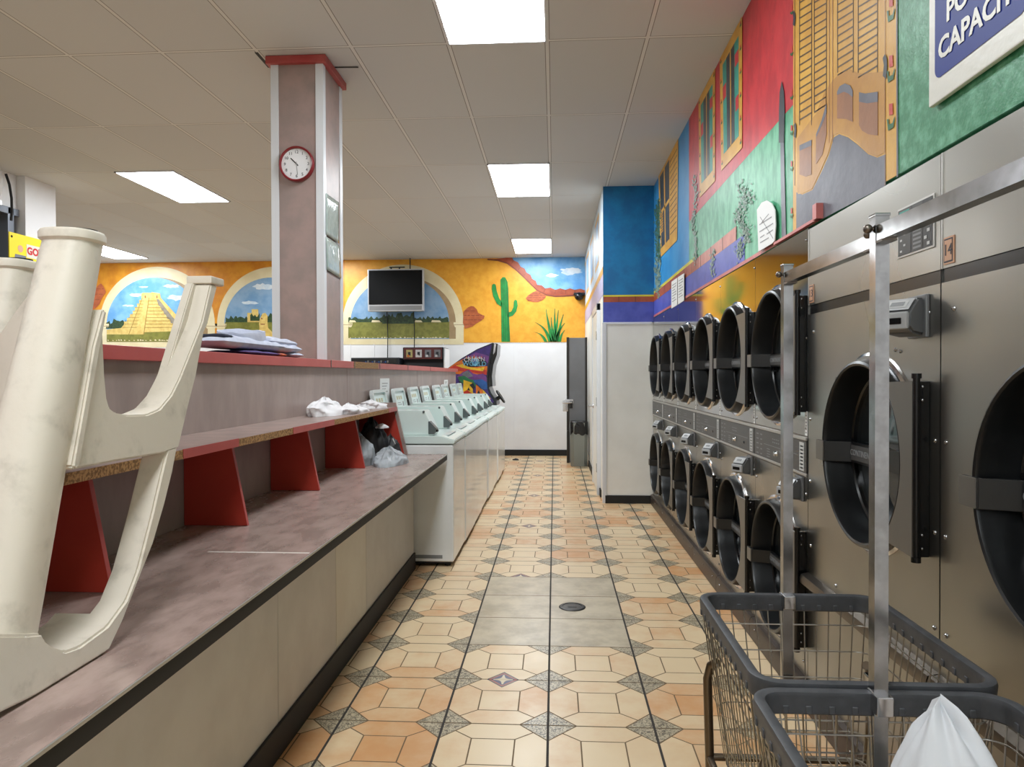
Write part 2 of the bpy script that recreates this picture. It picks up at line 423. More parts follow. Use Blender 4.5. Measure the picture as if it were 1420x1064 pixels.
# wall above the dryers
struct('wall_right', MB('p_green').box(XW, XW + .12, YF, YC + .1, 1.955, CEIL))
struct('wall_right_lower', MB('wall_white').box(XW, XW + .12, YF, .96, 0, 1.955))
struct('wall_front', MB('wall_white').box(XL, XW + .9, YF - .12, YF, 0, CEIL))
struct('wall_left', MB('wall_white').box(XL - .12, XL, 7.16, YB, 0, CEIL))
struct('wall_closet_front', MB('closet_white').box(XC, XW + .9, YC, YC + .1, 0, 1.905).use('p_teal').box(XC, XW + .9, YC, YC + .1, 1.905, CEIL))
struct('wall_closet_side', MB('closet_white').box(XC, XC + .1, YC + .1, YB, 0, CEIL))
struct('baseboard_closet', MB('black_base').box(XC + .015, 1.02, YC - .016, YC, 0, .085, .004).box(XC - .016, XC, YC + .35, 10.6, 0, .085, .004))
struct('trim_2', MB('white_trim').box(XC - .012, XC + .03, YC - .014, YC + .03, 0, 1.905, .003).box(XC, 1.02, YC - .01, YC, 1.885, 1.908, .002))
# front windows far over on the other side, with a roll shutter housing and a post
lw = MB('wall_white').box(-5.45, -5.3, YF, 6.73, 0, .9).box(-5.45, -5.3, YF, 6.73, 3.0, CEIL).box(-5.45, -5.3, YF, -1.5, .9, 3.0)
struct('wall_storefront', lw)
w = MB('night_glass').box(-5.40, -5.38, -1.5, 6.73, .9, 3.0)
wo = struct('window_1', w)
fr = MB('window_frame')
for y in (-1.5, .4, 2.3, 4.2, 6.02, 6.62): fr.box(-5.42, -5.27, y - .04, y + .04, .9, 3.0, .006)
fr.box(-5.42, -5.27, -1.5, 6.73, .9, .98, .006).box(-5.42, -5.27, -1.5, 6.73, 2.93, 3.0, .006)
fr.build('window_frame', wo)
sh = MB('shutter'); sh.prism([(-5.3, 2.98), (-5.12, 3.02), (-5.08, 3.12), (-5.12, CEIL - .02), (-5.3, CEIL - .02)], 'y', -1.5, 6.3)
sh.use('aluminium').box(-5.31, -5.1, -1.5, 6.3, 2.94, 2.985, .004)
tag(sh.build('roller_shutter_housing'), 'white roller shutter housing above the dark storefront window', 'shutter box')
struct('post', MB('wall_white').box(-5.62, -5.21, 6.73, 7.16, 0, CEIL - .001))
tb = MB('rubber').tube([on_x(8, 241, -5.19), on_x(13, 256, -5.185), on_x(16, 275, -5.185), on_x(16.5, 292, -5.19), on_x(15.5, 306, -5.195)], .012, 8)
tag(tb.build('power_cord'), 'dark cable running down beside the white post and shutter box', 'cord')
# yellow poster on the window
po = thing('poster_sign', 'yellow poster with a printed woman and red letters by the storefront window', 'poster', (-5.2, 6.75, 2.4))
m = MB('poster_yellow').box(-5.215, -5.205, 6.15, 6.74, 2.02, 2.74)
m.use('sign_white').box(-5.205, -5.203, 6.37, 6.73, 2.53, 2.66, .0008)
m.use('poster_red').text('GOT ST', .1, frame4((-5.2025, 6.55, 2.595), *FP), bold=.004)
m.use('black_satin').disc((-5.2035, 6.18, 2.7), (1, 0, 0), .012, 12)
def blob2(m, pts, x=-5.2035): m.poly([(x, y, z) for y, z in pts])
m.use('skin_print'); m.disc((-5.2034, 6.29, 2.6), (1, 0, 0), .035, 16)
m.use('jacket_print'); blob2(m, [(6.22, 2.54), (6.36, 2.54), (6.39, 2.36), (6.35, 2.33), (6.23, 2.33), (6.2, 2.4)], -5.2033)
m.use('a_cyan'); blob2(m, [(6.23, 2.33), (6.36, 2.33), (6.37, 2.22), (6.22, 2.22)], -5.2032)
m.use('skin_print'); blob2(m, [(6.25, 2.22), (6.28, 2.22), (6.28, 2.05), (6.26, 2.05)], -5.2033); blob2(m, [(6.31, 2.22), (6.34, 2.22), (6.33, 2.05), (6.31, 2.05)], -5.2033)
m.use('black_satin'); blob2(m, [(6.47, 2.45), (6.6, 2.45), (6.56, 2.06), (6.43, 2.06)])
m.v = [(x + .014, y + .345, z) for x, y, z in m.v]
m.build('printed_sheet', po)
# ceiling lights; the panels out of view are added to brighten the room
def troffer(x, y, label):
    t = thing('ceiling_light', label, 'ceiling light', (x, y, CEIL), 'recessed fluorescent ceiling lights', world=False)
    fm = MB('white_trim'); W, L = .295, .605
    for a in (-1, 1):
        fm.box(a * W - .012 * (a > 0) - .0, a * W + .012 * (a < 0), -L, L, -.012, -.001)
        fm.box(-W, W, a * L - .012 * (a > 0), a * L + .012 * (a < 0), -.012, -.001)
    fm.build('frame', t)
    MB('diffuser').poly([(-W + .012, -L + .012, -.006), (-W + .012, L - .012, -.006), (W - .012, L - .012, -.006), (W - .012, -L + .012, -.006)]).build('diffuser', t)
for x, y, l in ((-.335, 3.628, 'bright ceiling light panel over the aisle nearest to the camera'), (-.335, 7.25, 'second bright ceiling light panel along the aisle, beyond the pillar'),
                (-.335, 10.9, 'farthest aisle ceiling light panel, in front of the painted cactus'), (-.335, 0, 'unseen ceiling light panel added directly above the camera'), (-.335, -2.6, 'unseen ceiling light panel added behind the camera over the aisle'),
                (-3.95, 7.25, 'bright ceiling light panel on the seating side between post and pillar'), (-3.80, 10.9, 'added ceiling light panel, unseen behind the pillar near the mural'),  # panel behind the pillar is added for light at the far end
                (-7.06, 10.9, 'far ceiling light panel above the painted pyramid'), (-3.95, 3.628, 'unseen ceiling light panel added above the seating side before the post'), (-3.95, 0, 'unseen ceiling light panel added above the seating side beside the camera')):
    troffer(x, y, l)
# pillar
px0, px1, py0, py1 = -1.752, -1.432, 4.345, 4.73
pil = MB('mauve_pillar').box(px0, px1, py0, py1, 0, CEIL)
po_ = struct('pillar', pil)
tr = MB('white_trim')
for x in (px0, px1):
    for y in (py0, py1):
        sx = 1 if x == px0 else -1; sy = 1 if y == py0 else -1
        tr.box(min(x - sx * .006, x + sx * .042), max(x - sx * .006, x + sx * .042), min(y - sy * .006, y + sy * .001), max(y - sy * .006, y + sy * .001), 1.4, CEIL)
        tr.box(min(x - sx * .006, x + sx * .001), max(x - sx * .0058, x + sx * .001), min(y + sy * .0012, y + sy * .042), max(y + sy * .0012, y + sy * .042), 1.4, CEIL)
tr.build('corner_trim', po_)
MB('red_trim').box(px0 - .03, px1 + .03, py0 - .03, py1 + .03, CEIL - .05, CEIL - .002, .004).build('ceiling_trim', po_)
st = MB('rubber')
def slit(a, b_, w):
    p, q = on_z(*a, CEIL - .0015), on_z(*b_, CEIL - .0015); d_ = (q - p).normalized(); n_ = Vector((-d_.y, d_.x, 0)) * w
    st.poly([p + n_, p - n_, q - n_, q + n_])
slit((355, 72.5), (374, 94), .011); slit((462, 93.5), (497, 93.2), .011)
struct('trim_4', st)
# clock
ck = on_y(410, 226.5, 4.31)
c = thing('wall_clock', 'round wall clock with dark red rim on the front of the pillar', 'clock', (ck.x, 4.339, ck.z))
R = .109
MB('clock_red').lathe([(R - .014, .012), (R - .012, .026), (R - .004, .03), (R, .024), (R, 0), (0.01, 0)], (ck.x, 4.339, ck.z), (0, -1, 0), 56).build('rim', c)
fm = MB('clock_face').disc((ck.x, 4.339 - .014, ck.z), (0, -1, 0), R - .012, 48); 
fm.use('ink')
for h in range(1, 13):
    a = PI / 2 - h * PI / 6
    fm.text(str(h), .026, frame4((ck.x + math.cos(a) * .074, 4.3245, ck.z + math.sin(a) * .074), *FY))
fm.build('dial', c)
def hand(mb, ang, l, w, y):
    d = Vector((math.cos(ang), 0, math.sin(ang))); n_ = Vector((-d.z, 0, d.x)); o = Vector((ck.x, y, ck.z))
    mb.poly([o - d * .015 + n_ * w, o - d * .015 - n_ * w, o + d * l - n_ * w, o + d * l + n_ * w])
hm = MB('black_satin'); hand(hm, PI / 2 - 10.5 * PI / 6, .052, .0028, 4.3235); hm.build('hour_hand', c)
hm = MB('ink_grey'); hand(hm, PI / 2 - 29 * PI / 30, .068, .0016, 4.323); hm.disc((ck.x, 4.3228, ck.z), (0, -1, 0), .006, 12); hm.build('minute_hand', c)
# papers in plastic sleeves on the pillar
for (qa, lab) in (((452, 268, 470, 281, 470, 338, 452, 325), 'upper paper in a glossy plastic sleeve taped to the pillar'), ((452, 328, 471, 341, 473, 386, 453, 374), 'lower paper in a glossy plastic sleeve taped to the pillar')):
    X = px1 + .008; P = [on_x(qa[i], qa[i + 1], X) for i in (0, 2, 4, 6)]
    m = MB('paper_sleeve'); n = 8; vs = []
    for i in range(n + 1):
        for j in range(n + 1):
            a = P[0].lerp(P[1], i / n); d = P[3].lerp(P[2], i / n); q = a.lerp(d, j / n)
            vs.append((X + .002 * noise.noise(q * 14), min(q.y, py1 - .012), q.z))
    m.add(vs, [[i * (n + 1) + j, (i + 1) * (n + 1) + j, (i + 1) * (n + 1) + j + 1, i * (n + 1) + j + 1] for i in range(n) for j in range(n)])
    o = m.build('sleeved_notice'); sd = o.modifiers.new('t', 'SOLIDIFY'); sd.thickness = .0015
    tag(o, lab, 'notice', 'sleeved notices on the pillar')
# ================================================================== MURAL ON THE BACK WALL
def BW(px, py, l=0): return on_y(px, py, YB - .004 - .0012 * l)
def bpoly(mb, matn, pts, l): mb.use(matn).poly([BW(x, y, l) for x, y in pts])
mu = thing('mural', 'yellow painted mural with arches, pyramid, cactus and agave across the back wall', 'mural', (-3.5, YB, 1.9))
bg = MB('p_orange'); zt = CEIL - .004
xl, xr = XL, XC - .002; xm = BW(478, 400).x
bg.use('p_orange').add([(xm, YB - .004, 1.905), (xr, YB - .004, 1.905), (xr, YB - .004, zt), (xm, YB - .004, zt)], [[0, 1, 2, 3]])
bg.use('p_orange_dark').add([(xl, YB - .004, 1.905), (xm, YB - .004, 1.905), (xm, YB - .004, zt), (xl, YB - .004, zt)], [[0, 1, 2, 3]])
bg.build('painted_wall', mu)
def half(cx, y0, rx, ry, n=36, a0=0, a1=PI): return [(cx + rx * math.cos(a0 + (a1 - a0) * i / n), y0 - ry * math.sin(a0 + (a1 - a0) * i / n)) for i in range(n + 1)]
def arch(cx, ro, ri, yo, yi, ys, yb, sky, name_scene, label, reveal=8):
    mb = MB('p_cream')
    bpoly(mb, 'p_cream', half(cx, ys, ro, ys - yo) + [(cx - ro, yb + 8), (cx + ro, yb + 8)], 1)
    bpoly(mb, 'p_reveal', half(cx, ys, ri, ys - yi) + [(cx - ri, yb), (cx + ri, yb)], 2)
    for s in (-1, 1):  # capitals
        a, d = cx + s * (ri - 3), cx + s * (ro + 3)
        bpoly(mb, 'p_cream', [(a, ys - 1), (d, ys - 1), (d, ys + 2), (d - s * 3, ys + 6), (a + s * 2, ys + 6), (a, ys + 2)], 4)
        bpoly(mb, 'p_reveal', [(a, ys + 2), (d, ys + 2), (d, ys + 2.7), (a, ys + 2.7)], 5)
    o = mb.build('painted_arch', mu); o['label'] = label
    sc_ = MB(sky); h = half(cx - reveal / 2, ys, ri - reveal / 2, ys - yi)
    bpoly(sc_, sky, h + [(cx - ri, yb), (cx + ri - reveal, yb)], 3)
    return sc_, o
def treeline(mb, x0, x1, y0, h, l, seed, step=2.2):
    rnd = random.Random(seed); pts = []; x = x0
    while x < x1: pts.append((x, y0 - h * (.45 + .55 * rnd.random()))); x += step * (.6 + .8 * rnd.random())
    bpoly(mb, 'p_trees', [(x0, y0)] + pts + [(x1, y0 - h * .6), (x1, y0)], l)
def cloud(mb, cx, cy, w, h, l, seed):
    rnd = random.Random(seed); n = 22
    bpoly(mb, 'p_cloud', [(cx + w * math.cos(2 * PI * i / n) * (.8 + .4 * rnd.random()), cy - h * math.sin(2 * PI * i / n) * (.6 + .6 * rnd.random())) for i in range(n)], l)
# arch with the pyramid
S, ao = arch(218, 80, 70, 370, 385, 450, 474, 'p_sky', 'pyramid', 'cream arch framing the stepped pyramid', 10)
cloud(S, 238, 397, 11, 3, 4, 1); cloud(S, 246, 413, 15, 4, 4, 2); cloud(S, 190, 409, 10, 2.4, 4, 3); cloud(S, 178, 424, 8, 1.5, 4, 4); cloud(S, 199, 398, 6, 1.2, 4, 5)
treeline(S, 147, 175, 456, 14, 4, 3); treeline(S, 254, 278, 454, 10, 4, 4)
bpoly(S, 'p_field', [(148, 460), (277, 457), (277, 474), (148, 474)], 5)
P1 = [(148, 464), (148, 457), (168, 455)]
bpoly(S, 'p_stone', P1 + [(172, 450), (172, 446), (176, 446), (176, 441), (180, 441), (180, 436), (184, 436), (184, 431), (187, 431), (187, 426), (190, 426), (190, 421), (193, 421), (193, 416), (196, 416), (196, 407), (198, 406), (210, 406), (210, 405), (222, 407), (223, 413), (262, 456), (257, 459), (200, 461), (199, 464)], 6)
bpoly(S, 'p_stone_shade', [(217, 415), (220, 415), (224, 420), (227, 424), (230, 428), (234, 433), (238, 438), (243, 444), (248, 449), (256, 455), (247, 458), (245, 454), (242, 453), (240, 449), (237, 448), (235, 443), (232, 442), (230, 437), (228, 436), (226, 431), (224, 430), (222, 425), (220, 424)], 7)
for i in range(9):
    y = 417 + i * 4.6; xr_ = 216 + (y - 415) * .72; xs = 206.5 - (y - 413) * .13
    bpoly(S, 'p_stone_line', [(xs, y), (xr_, y), (xr_, y + .9), (xs, y + .9)], 7)
    xa = 195 - (y - 413) * .62; bpoly(S, 'p_stone_line', [(xa, y), (xs - 5 - (y - 413) * .16, y), (xs - 5 - (y - 413) * .16, y + .7), (xa, y + .7)], 7)
bpoly(S, 'p_stone_line', [(206, 413), (207.2, 413), (200, 464), (198.6, 464)], 7); bpoly(S, 'p_stone_line', [(197, 413), (198, 413), (179, 464), (178, 464)], 7)
for x in (201.5, 217.5): bpoly(S, 'p_brown', [(x - .9, 410), (x + .9, 410), (x + .9, 413.5), (x - .9, 413.5)], 7)
for i in range(26): x = 149 + i * 4.9 + 2 * math.sin(i * 7.3); w_ = 2 + 3 * abs(math.sin(i * 3.1)); bpoly(S, 'p_cream', [(x, 472), (x + w_ * .4, 471 - math.sin(i * 5) * .8), (x + w_, 472.4), (x + 1, 473)], 7)
o = S.build('painted_scene', ao); o['label'] = 'stepped pyramid on green grass under blue sky'
# arch with the ruined tower, partly behind the pillar
S, ao = arch(381, 80, 70, 370, 385, 450, 474, 'p_sky_dull', 'ruin', 'cream arch framing a ruined tower and carved statue', 10)
cloud(S, 366, 398, 14, 5, 4, 7); cloud(S, 346, 420, 12, 2.5, 4, 8)
bpoly(S, 'p_field', [(312, 447), (441, 447), (441, 474), (312, 474)], 4)
treeline(S, 313, 343, 447, 10, 5, 9); treeline(S, 362, 440, 447, 13, 5, 10)
bpoly(S, 'p_stone', [(343, 447), (343, 434), (349, 434), (349, 429), (358, 429), (359, 446), (366, 447)], 6); treeline(S, 347, 360, 445, 11, 7, 11, 1.6)
bpoly(S, 'p_stone', [(358, 469), (357, 461), (360, 456), (359, 450), (360, 443), (364, 435), (368, 434), (371, 438), (371, 447), (372, 455), (377, 460), (382, 466), (380, 470)], 8)
bpoly(S, 'p_brown', [(362, 441), (364, 441), (364, 443), (362, 443)], 9); bpoly(S, 'p_brown', [(361, 449), (368, 449), (367, 450.5), (362, 450.5)], 9)
S.build('painted_scene', ao)
# arch behind the television
S, ao = arch(559, 84, 73, 367, 384, 448, 470, 'p_sky_dull', 'meadow', 'cream arch framing a meadow behind the television', 9)
bpoly(S, 'p_field', [(483, 446), (623, 446), (623, 469), (483, 469)], 4)
treeline(S, 483, 622, 447, 9, 5, 12); treeline(S, 530, 574, 449, 16, 6, 13)
for x0, x1 in ((484, 494), (515, 528), (575, 586), (598, 612)): bpoly(S, 'p_cream', [(x0, 447), (x0 + 1, 444), (x1 - 2, 444.5), (x1, 447)], 7)
for i in range(26): x = 485 + i * 5.2 + 2 * math.sin(i * 7.3); w_ = 2 + 3 * abs(math.sin(i * 3.1)); bpoly(S, 'p_cream', [(x, 468.4), (x + w_ * .4, 467.6 - .6 * math.sin(i * 5)), (x + w_, 468.6), (x + 1, 469.2)], 7)
S.build('painted_scene', ao)
# brick patches
def bricks(pts, name='painted_bricks', rows=5):
    mb = MB('p_brick'); bpoly(mb, 'p_brick', pts, 6)
    ys = [p[1] for p in pts]; y0, y1 = min(ys), max(ys)
    rnd = random.Random(int(y0 * 7))
    for r in range(1, rows):
        y = y0 + (y1 - y0) * r / rows
        xs = []
        for i in range(len(pts)):
            (xa, ya), (xb, yb_) = pts[i], pts[(i + 1) % len(pts)]
            if (ya - y) * (yb_ - y) < 0: xs.append(xa + (xb - xa) * (y - ya) / (yb_ - ya))
        if len(xs) >= 2:
            a, d = min(xs) + 1, max(xs) - 1
            x = a
            while x < d - 1:
                w = 3 + 4 * rnd.random(); bpoly(mb, 'p_brick_line', [(x, y), (min(x + w, d), y), (min(x + w, d), y + .7), (x, y + .7)], 7); x += w + 1.5
    return mb.build(name, mu)
bricks([(643, 432), (648, 427), (653, 424.5), (657, 425), (661, 429), (663, 434), (668, 436.5), (672, 438), (671, 442), (667, 445), (660, 449), (655, 453), (645, 456), (642, 448)])
bricks([(729, 414), (732, 410), (738, 406), (744, 403), (748, 405), (756, 409), (757, 412), (753, 416), (746, 419), (738, 418.5), (732, 417)])
bricks([(120, 425), (131, 402), (136, 396), (140, 393), (144, 398), (147, 405), (141, 414), (138, 422), (132, 428), (122, 430)])
# cactus
mb = MB('p_cactus')
bpoly(mb, 'p_cactus', [(695.5, 474), (695, 426), (694, 388), (697, 384.5), (700.5, 384.5), (704, 391), (705, 400), (706, 440), (707.5, 474)], 6)
bpoly(mb, 'p_cactus', [(696, 426), (689, 421), (684, 411), (682, 401), (682.5, 395), (685, 393.5), (687.5, 395), (689, 404), (692, 413), (696, 420)], 6)
bpoly(mb, 'p_cactus', [(704, 440), (711, 438), (716, 432), (718, 424), (717, 417), (714.5, 415.5), (712.5, 418), (712, 426), (709, 432), (704, 434)], 6)
for x in (697, 699.5, 702): bpoly(mb, 'p_cactus_dark', [(x, 388), (x + .5, 388), (x + 2.2, 473), (x + 1.5, 473)], 7)
bpoly(mb, 'p_cactus_dark', [(703.6, 392), (704.6, 400), (706.6, 473), (705.2, 473)], 7)
mb.build('painted_cactus', mu)
# agave
mb = MB('p_cactus')
for tx, ty, bx, w, bend in ((740, 460.5, 757, 3, 6), (742, 447, 763, 3.4, 8), (757, 429, 766, 3.4, -2), (764, 440, 768, 2.6, -1), (769, 428, 769, 3, 1), (774, 430, 769, 2.6, 2), (781, 436, 772, 3, -1), (783, 448, 771, 3, -4), (783, 458, 776, 2.6, -3)):
    n = 8; Lp, Rp = [], []
    for i in range(n + 1):
        t_ = i / n; x = bx + (tx - bx) * t_; y = 474 + (ty - 474) * t_ - abs(bend) * .5 * math.sin(PI * t_); x += bend * .3 * math.sin(PI * t_)
        ww = w * (1 - t_ ** 1.5) * .72 + .15; Lp.append((x - ww, y)); Rp.append((x + ww, y))
    bpoly(mb, 'p_cactus', Lp + Rp[::-1], 6)
    m_ = [((a[0] + d[0]) / 2, a[1]) for a, d in zip(Lp, Rp)]
    bpoly(mb, 'p_cactus_dark', [(x + .2, y) for x, y in m_] + [(x + .7, y) for x, y in m_[::-1]], 7)
mb.build('painted_agave', mu)
# sky over a curved tile roof
mb = MB('p_sky')
low = [(676, 360.8), (690, 362), (703, 366), (714, 374), (727, 386), (738, 397), (745, 404), (757, 410), (770, 412), (783, 411.5), (812.5, 410)]
up = [(706, 357), (712, 361), (722, 370), (730, 378), (738, 387), (745, 395), (756, 400), (770, 402), (784, 402), (797, 402), (812.5, 403)]
bpoly(mb, 'p_sky', [(x, y) for x, y in up] + [(812.5, 356.6), (708, 357.4)], 1)
cloud(mb, 792, 376, 14, 6, 2, 21); cloud(mb, 766, 382, 8, 2.6, 2, 22)
mb.build('painted_sky', mu)
mb = MB('p_tile_red'); bpoly(mb, 'p_tile_red', low + [(812.5, 403)] + up[::-1] + [(690, 359)], 3)
for i in range(len(up) - 1):
    (xa, ya), (xb, yb_) = up[i], up[i + 1]; cx_, cy_ = (xa + xb) / 2, (ya + yb_) / 2
    dx, dy = xb - xa, yb_ - ya; l = math.hypot(dx, dy); nx, ny = -dy / l, dx / l
    bpoly(mb, 'p_terra', [(xa + nx * 6, ya + ny * 6), (xa, ya), (cx_ - nx * 2, cy_ - ny * 2), (xb, yb_), (xb + nx * 6, yb_ + ny * 6)], 4)
    bpoly(mb, 'p_brick_line', [(xb, yb_), (xb + .7, yb_), (xb + nx * 6 + .7, yb_ + ny * 6), (xb + nx * 6, yb_ + ny * 6)], 5)
bpoly(mb, 'p_brick_line', low + [(x, y - 2) for x, y in low[::-1]], 5)
mb.build('painted_roof_tiles', mu)
# ================================================================== MURAL ON THE DRYER WALL
def RW(px, py, l=0):
    p = on_x(px, py, XW - .002 - .0006 * l); p.z = min(p.z, CEIL - .003); return p
def rq(y0, y1, z0, z1, l): X = XW - .002 - .0006 * l; return [(X, y1, z0), (X, y0, z0), (X, y0, z1), (X, y1, z1)]
mr = thing('mural', 'painted street mural with shuttered windows and a saloon door above the dryers', 'mural', (XW, 4.5, 1.955))
ZB = 1.957; YE = YC - .002
def rpoly(mb, matn, pts, l): mb.use(matn).poly([RW(x, y, l) for x, y in pts])
y_br = RW(955.5, 230).y          # blue / red border
y_sd1, y_sd0 = RW(1100, 200).y, RW(1245, 120).y
m = MB('p_blue'); m.poly(rq(y_br, YE, ZB, CEIL - .003, 0)); m.build('painted_blue_house', mr)
m = MB('p_red'); zr0, zr1 = RW(956.5, 307).z, RW(1095, 151).z
X1 = XW - .0026
m.poly([(X1, y_br, zr0), (X1, y_sd1, zr1), (X1, y_sd1, CEIL - .003), (X1, y_br, CEIL - .003)]); m.build('painted_red_house', mr)
m = MB('p_green_pale'); X0 = XW - .002
m.poly([(X0, y_br, ZB), (X0, y_sd1, ZB), (X0, y_sd1, zr1 + .02), (X0, y_br, zr0 + .02)]); m.build('painted_green_hill', mr)
m = MB('p_green'); m.poly(rq(YF, y_sd0, ZB, CEIL - .003, 0)); m.build('painted_green_wall', mr)
# purple base and terracotta band
y_pe = RW(1033, 345).y; y_be = RW(1022, 323).y
zb0, zb1 = RW(906, 419).z, RW(906, 411).z
m = MB('p_purple'); m.poly(rq(y_pe, YE, ZB, zb0, 3)); m.build('painted_purple_base', mr)
m = MB('p_terra'); m.use('p_terra').poly(rq(5.2, YE, zb0, zb1 + .02, 4)); m.use('p_terra_pale').poly(rq(y_be, 5.2, zb0, zb1 + .02, 4)); m.use('p_yellow_line').poly(rq(5.3, YE, zb1 + .02, zb1 + .045, 4))
m.use('p_brick_line')
for i in range(9): y = y_be + .33 * i; m.poly(rq(y, y + .02, zb0, zb1 + .02, 5))
m.build('painted_brick_band', mr)
m = MB('p_pinkline'); m.poly(rq(2.86, YE, ZB, ZB + .02, 6)); m.use('p_pinkline').box(XW - .02, XW - .002, 2.84, 3.4, ZB, ZB + .012); m.box(XW - .03, XW - .002, 2.83, 2.87, ZB, ZB + .06)
m.build('painted_pink_edge', mr)
# windows
def rwin(c, inner, panes, l=7):
    m = MB('p_yellow'); rpoly(m, 'p_yellow', c, l)
    def bil(u, v):
        a = RW(*c[0], l + 1).lerp(RW(*c[1], l + 1), u); d = RW(*c[3], l + 1).lerp(RW(*c[2], l + 1), u); return a.lerp(d, v)
    def bq(mn, u0, u1, v0, v1, dl=1):
        m.use(mn).poly([bil(u0, v0) - Vector((.0006 * (dl - 1), 0, 0)), bil(u1, v0) - Vector((.0006 * (dl - 1), 0, 0)), bil(u1, v1) - Vector((.0006 * (dl - 1), 0, 0)), bil(u0, v1) - Vector((.0006 * (dl - 1), 0, 0))])
    panes(bq); return m.build('painted_window', mr)
def w1(bq):
    bq('p_dark', .08, .58, .04, .9); bq('p_yellow', .3, .36, .04, .9, 2); bq('p_yellow', .08, .58, .46, .5, 2)
    for i in range(14): bq('p_slat', .62, .96, .08 + i * .06, .09 + i * .06, 2)
    for i in range(8): bq('p_yellow_deep', .08, .22, .5 + i * .03, .52 + i * .03, 3)
rwin([(913, 236), (940.5, 192), (939, 333), (916, 357)], None, w1)
def w2(bq):
    bq('p_turq', .14, .86, .1, .88); bq('p_dark', .32, .68, .1, .88, 2); bq('p_yellow', .49, .53, .1, .88, 3); bq('p_red', .14, .3, .3, .42, 2); bq('p_red', .72, .86, .55, .66, 2); bq('p_red', .7, .86, .2, .3, 2)
    for v in (.04, .22, .4, .58, .76, .94):
        for u in (.06, .94): bq('p_cactus_dark', u - .03, u + .03, v, v + .018, 2); bq('p_flower', u - .02, u + .02, v - .02, v, 2)
rwin([(968.6, 123), (991.5, 84), (991.5, 251), (970, 274.5)], None, w2)
rwin([(998, 60.5), (1029, 13), (1029, 205), (1000, 237)], None, w2)
# saloon door
m = MB('p_yellow'); m.poly(rq(y_sd0, y_sd1, ZB, CEIL - .003, 1))
def CR(x, y): return (1080 + x * .3103, y * .3102)
def cpoly(mn, pts, l): rpoly(m, mn, [CR(*p) for p in pts], l)
cpoly('p_slate', [(78, 1040), (78, 860), (105, 870), (150, 850), (190, 770), (225, 690), (245, 615), (270, 600), (310, 615), (350, 645), (400, 690), (440, 705), (478, 690), (478, 830)], 2)
cpoly('p_yellow_deep', [(85, 868), (82, 850), (82, 620), (140, 540), (165, 510), (205, 410), (240, 360), (275, 325), (320, 312), (360, 330), (420, 325), (474, 318), (474, 680), (440, 700), (400, 684), (350, 638), (310, 608), (270, 594), (242, 608), (222, 684), (186, 765), (148, 845), (105, 866)], 3)
for (x0, x1, yt, yb_) in ((92, 146, -60, 560), (158, 212, -60, 500), (262, 332, -60, 325), (354, 440, -60, 325)):
    n_ = int((yb_ - yt) / 35)
    for i in range(n_):
        y = yt + i * 35; s_ = (x1 - x0) * .62
        cpoly('p_slat', [(x0, y + s_), (x1, y), (x1, y + 7), (x0, y + s_ + 7)], 3)
    for xx in (x0, x1): cpoly('p_slat', [(xx - 1.5, yt), (xx + 1.5, yt), (xx + 1.5, yb_), (xx - 1.5, yb_)], 3)
for xx in (70, 225, 240, 474): cpoly('p_brown', [(xx - 1, -60), (xx + 1, -60), (xx + 1, 640 if xx in (225, 240) else 830), (xx - 1, 640 if xx in (225, 240) else 830)], 4)
def inset(pts, cap):
    cpoly('p_brown', pts, 5); cpoly('p_slate', cap, 6)
inset([(260, 530), (260, 410), (272, 385), (295, 373), (318, 382), (330, 405), (330, 545), (300, 532), (275, 530)], [(260, 425), (260, 410), (272, 385), (295, 373), (318, 382), (330, 405), (330, 435), (310, 418), (290, 410)])
inset([(358, 560), (358, 412), (385, 418), (442, 410), (442, 606), (400, 600), (372, 585)], [(358, 455), (358, 412), (385, 418), (442, 410), (442, 455), (395, 462)])
inset([(165, 735), (166, 600), (190, 540), (213, 460), (213, 600), (195, 690)], [(166, 615), (166, 600), (190, 540), (213, 460), (213, 505), (192, 560)])
inset([(92, 780), (92, 650), (146, 625), (146, 780), (120, 790)], [(92, 675), (92, 650), (146, 625), (146, 650)])
for yy in (20, 205, 400, 560, 720, 930):
    cpoly('p_flower', [(53, yy), (60, yy), (60, yy + 25), (53, yy + 25)], 5); cpoly('p_cactus_dark', [(51, yy + 30), (56, yy + 36), (62, yy + 26), (65, yy + 30), (58, yy + 46), (51, yy + 42)], 5)
for yy in (-20, 250, 465):
    cpoly('p_flower', [(492, yy), (508, yy - 4), (510, yy + 46), (493, yy + 52)], 5); cpoly('p_cactus_dark', [(482, yy + 70), (490, yy + 66), (492, yy + 92), (508, yy + 84), (516, yy + 55), (518, yy + 62), (512, yy + 104), (488, yy + 120)], 5)
for (xx, yy, s_) in ((68, 60, 1), (72, 560, 1), (474, 260, 1.6)):
    cpoly('p_dark', [(xx - 6 * s_, yy), (xx, yy - 12 * s_), (xx + 5 * s_, yy), (xx + 6 * s_, yy + 22 * s_), (xx + 3 * s_, yy + 58 * s_), (xx - 6 * s_, yy + 50 * s_), (xx - 3 * s_, yy + 20 * s_)], 6)
cpoly('p_slate', [(524, -60), (530, -60), (532, 790), (526, 795)], 4)
m.build('painted_saloon_door', mr)
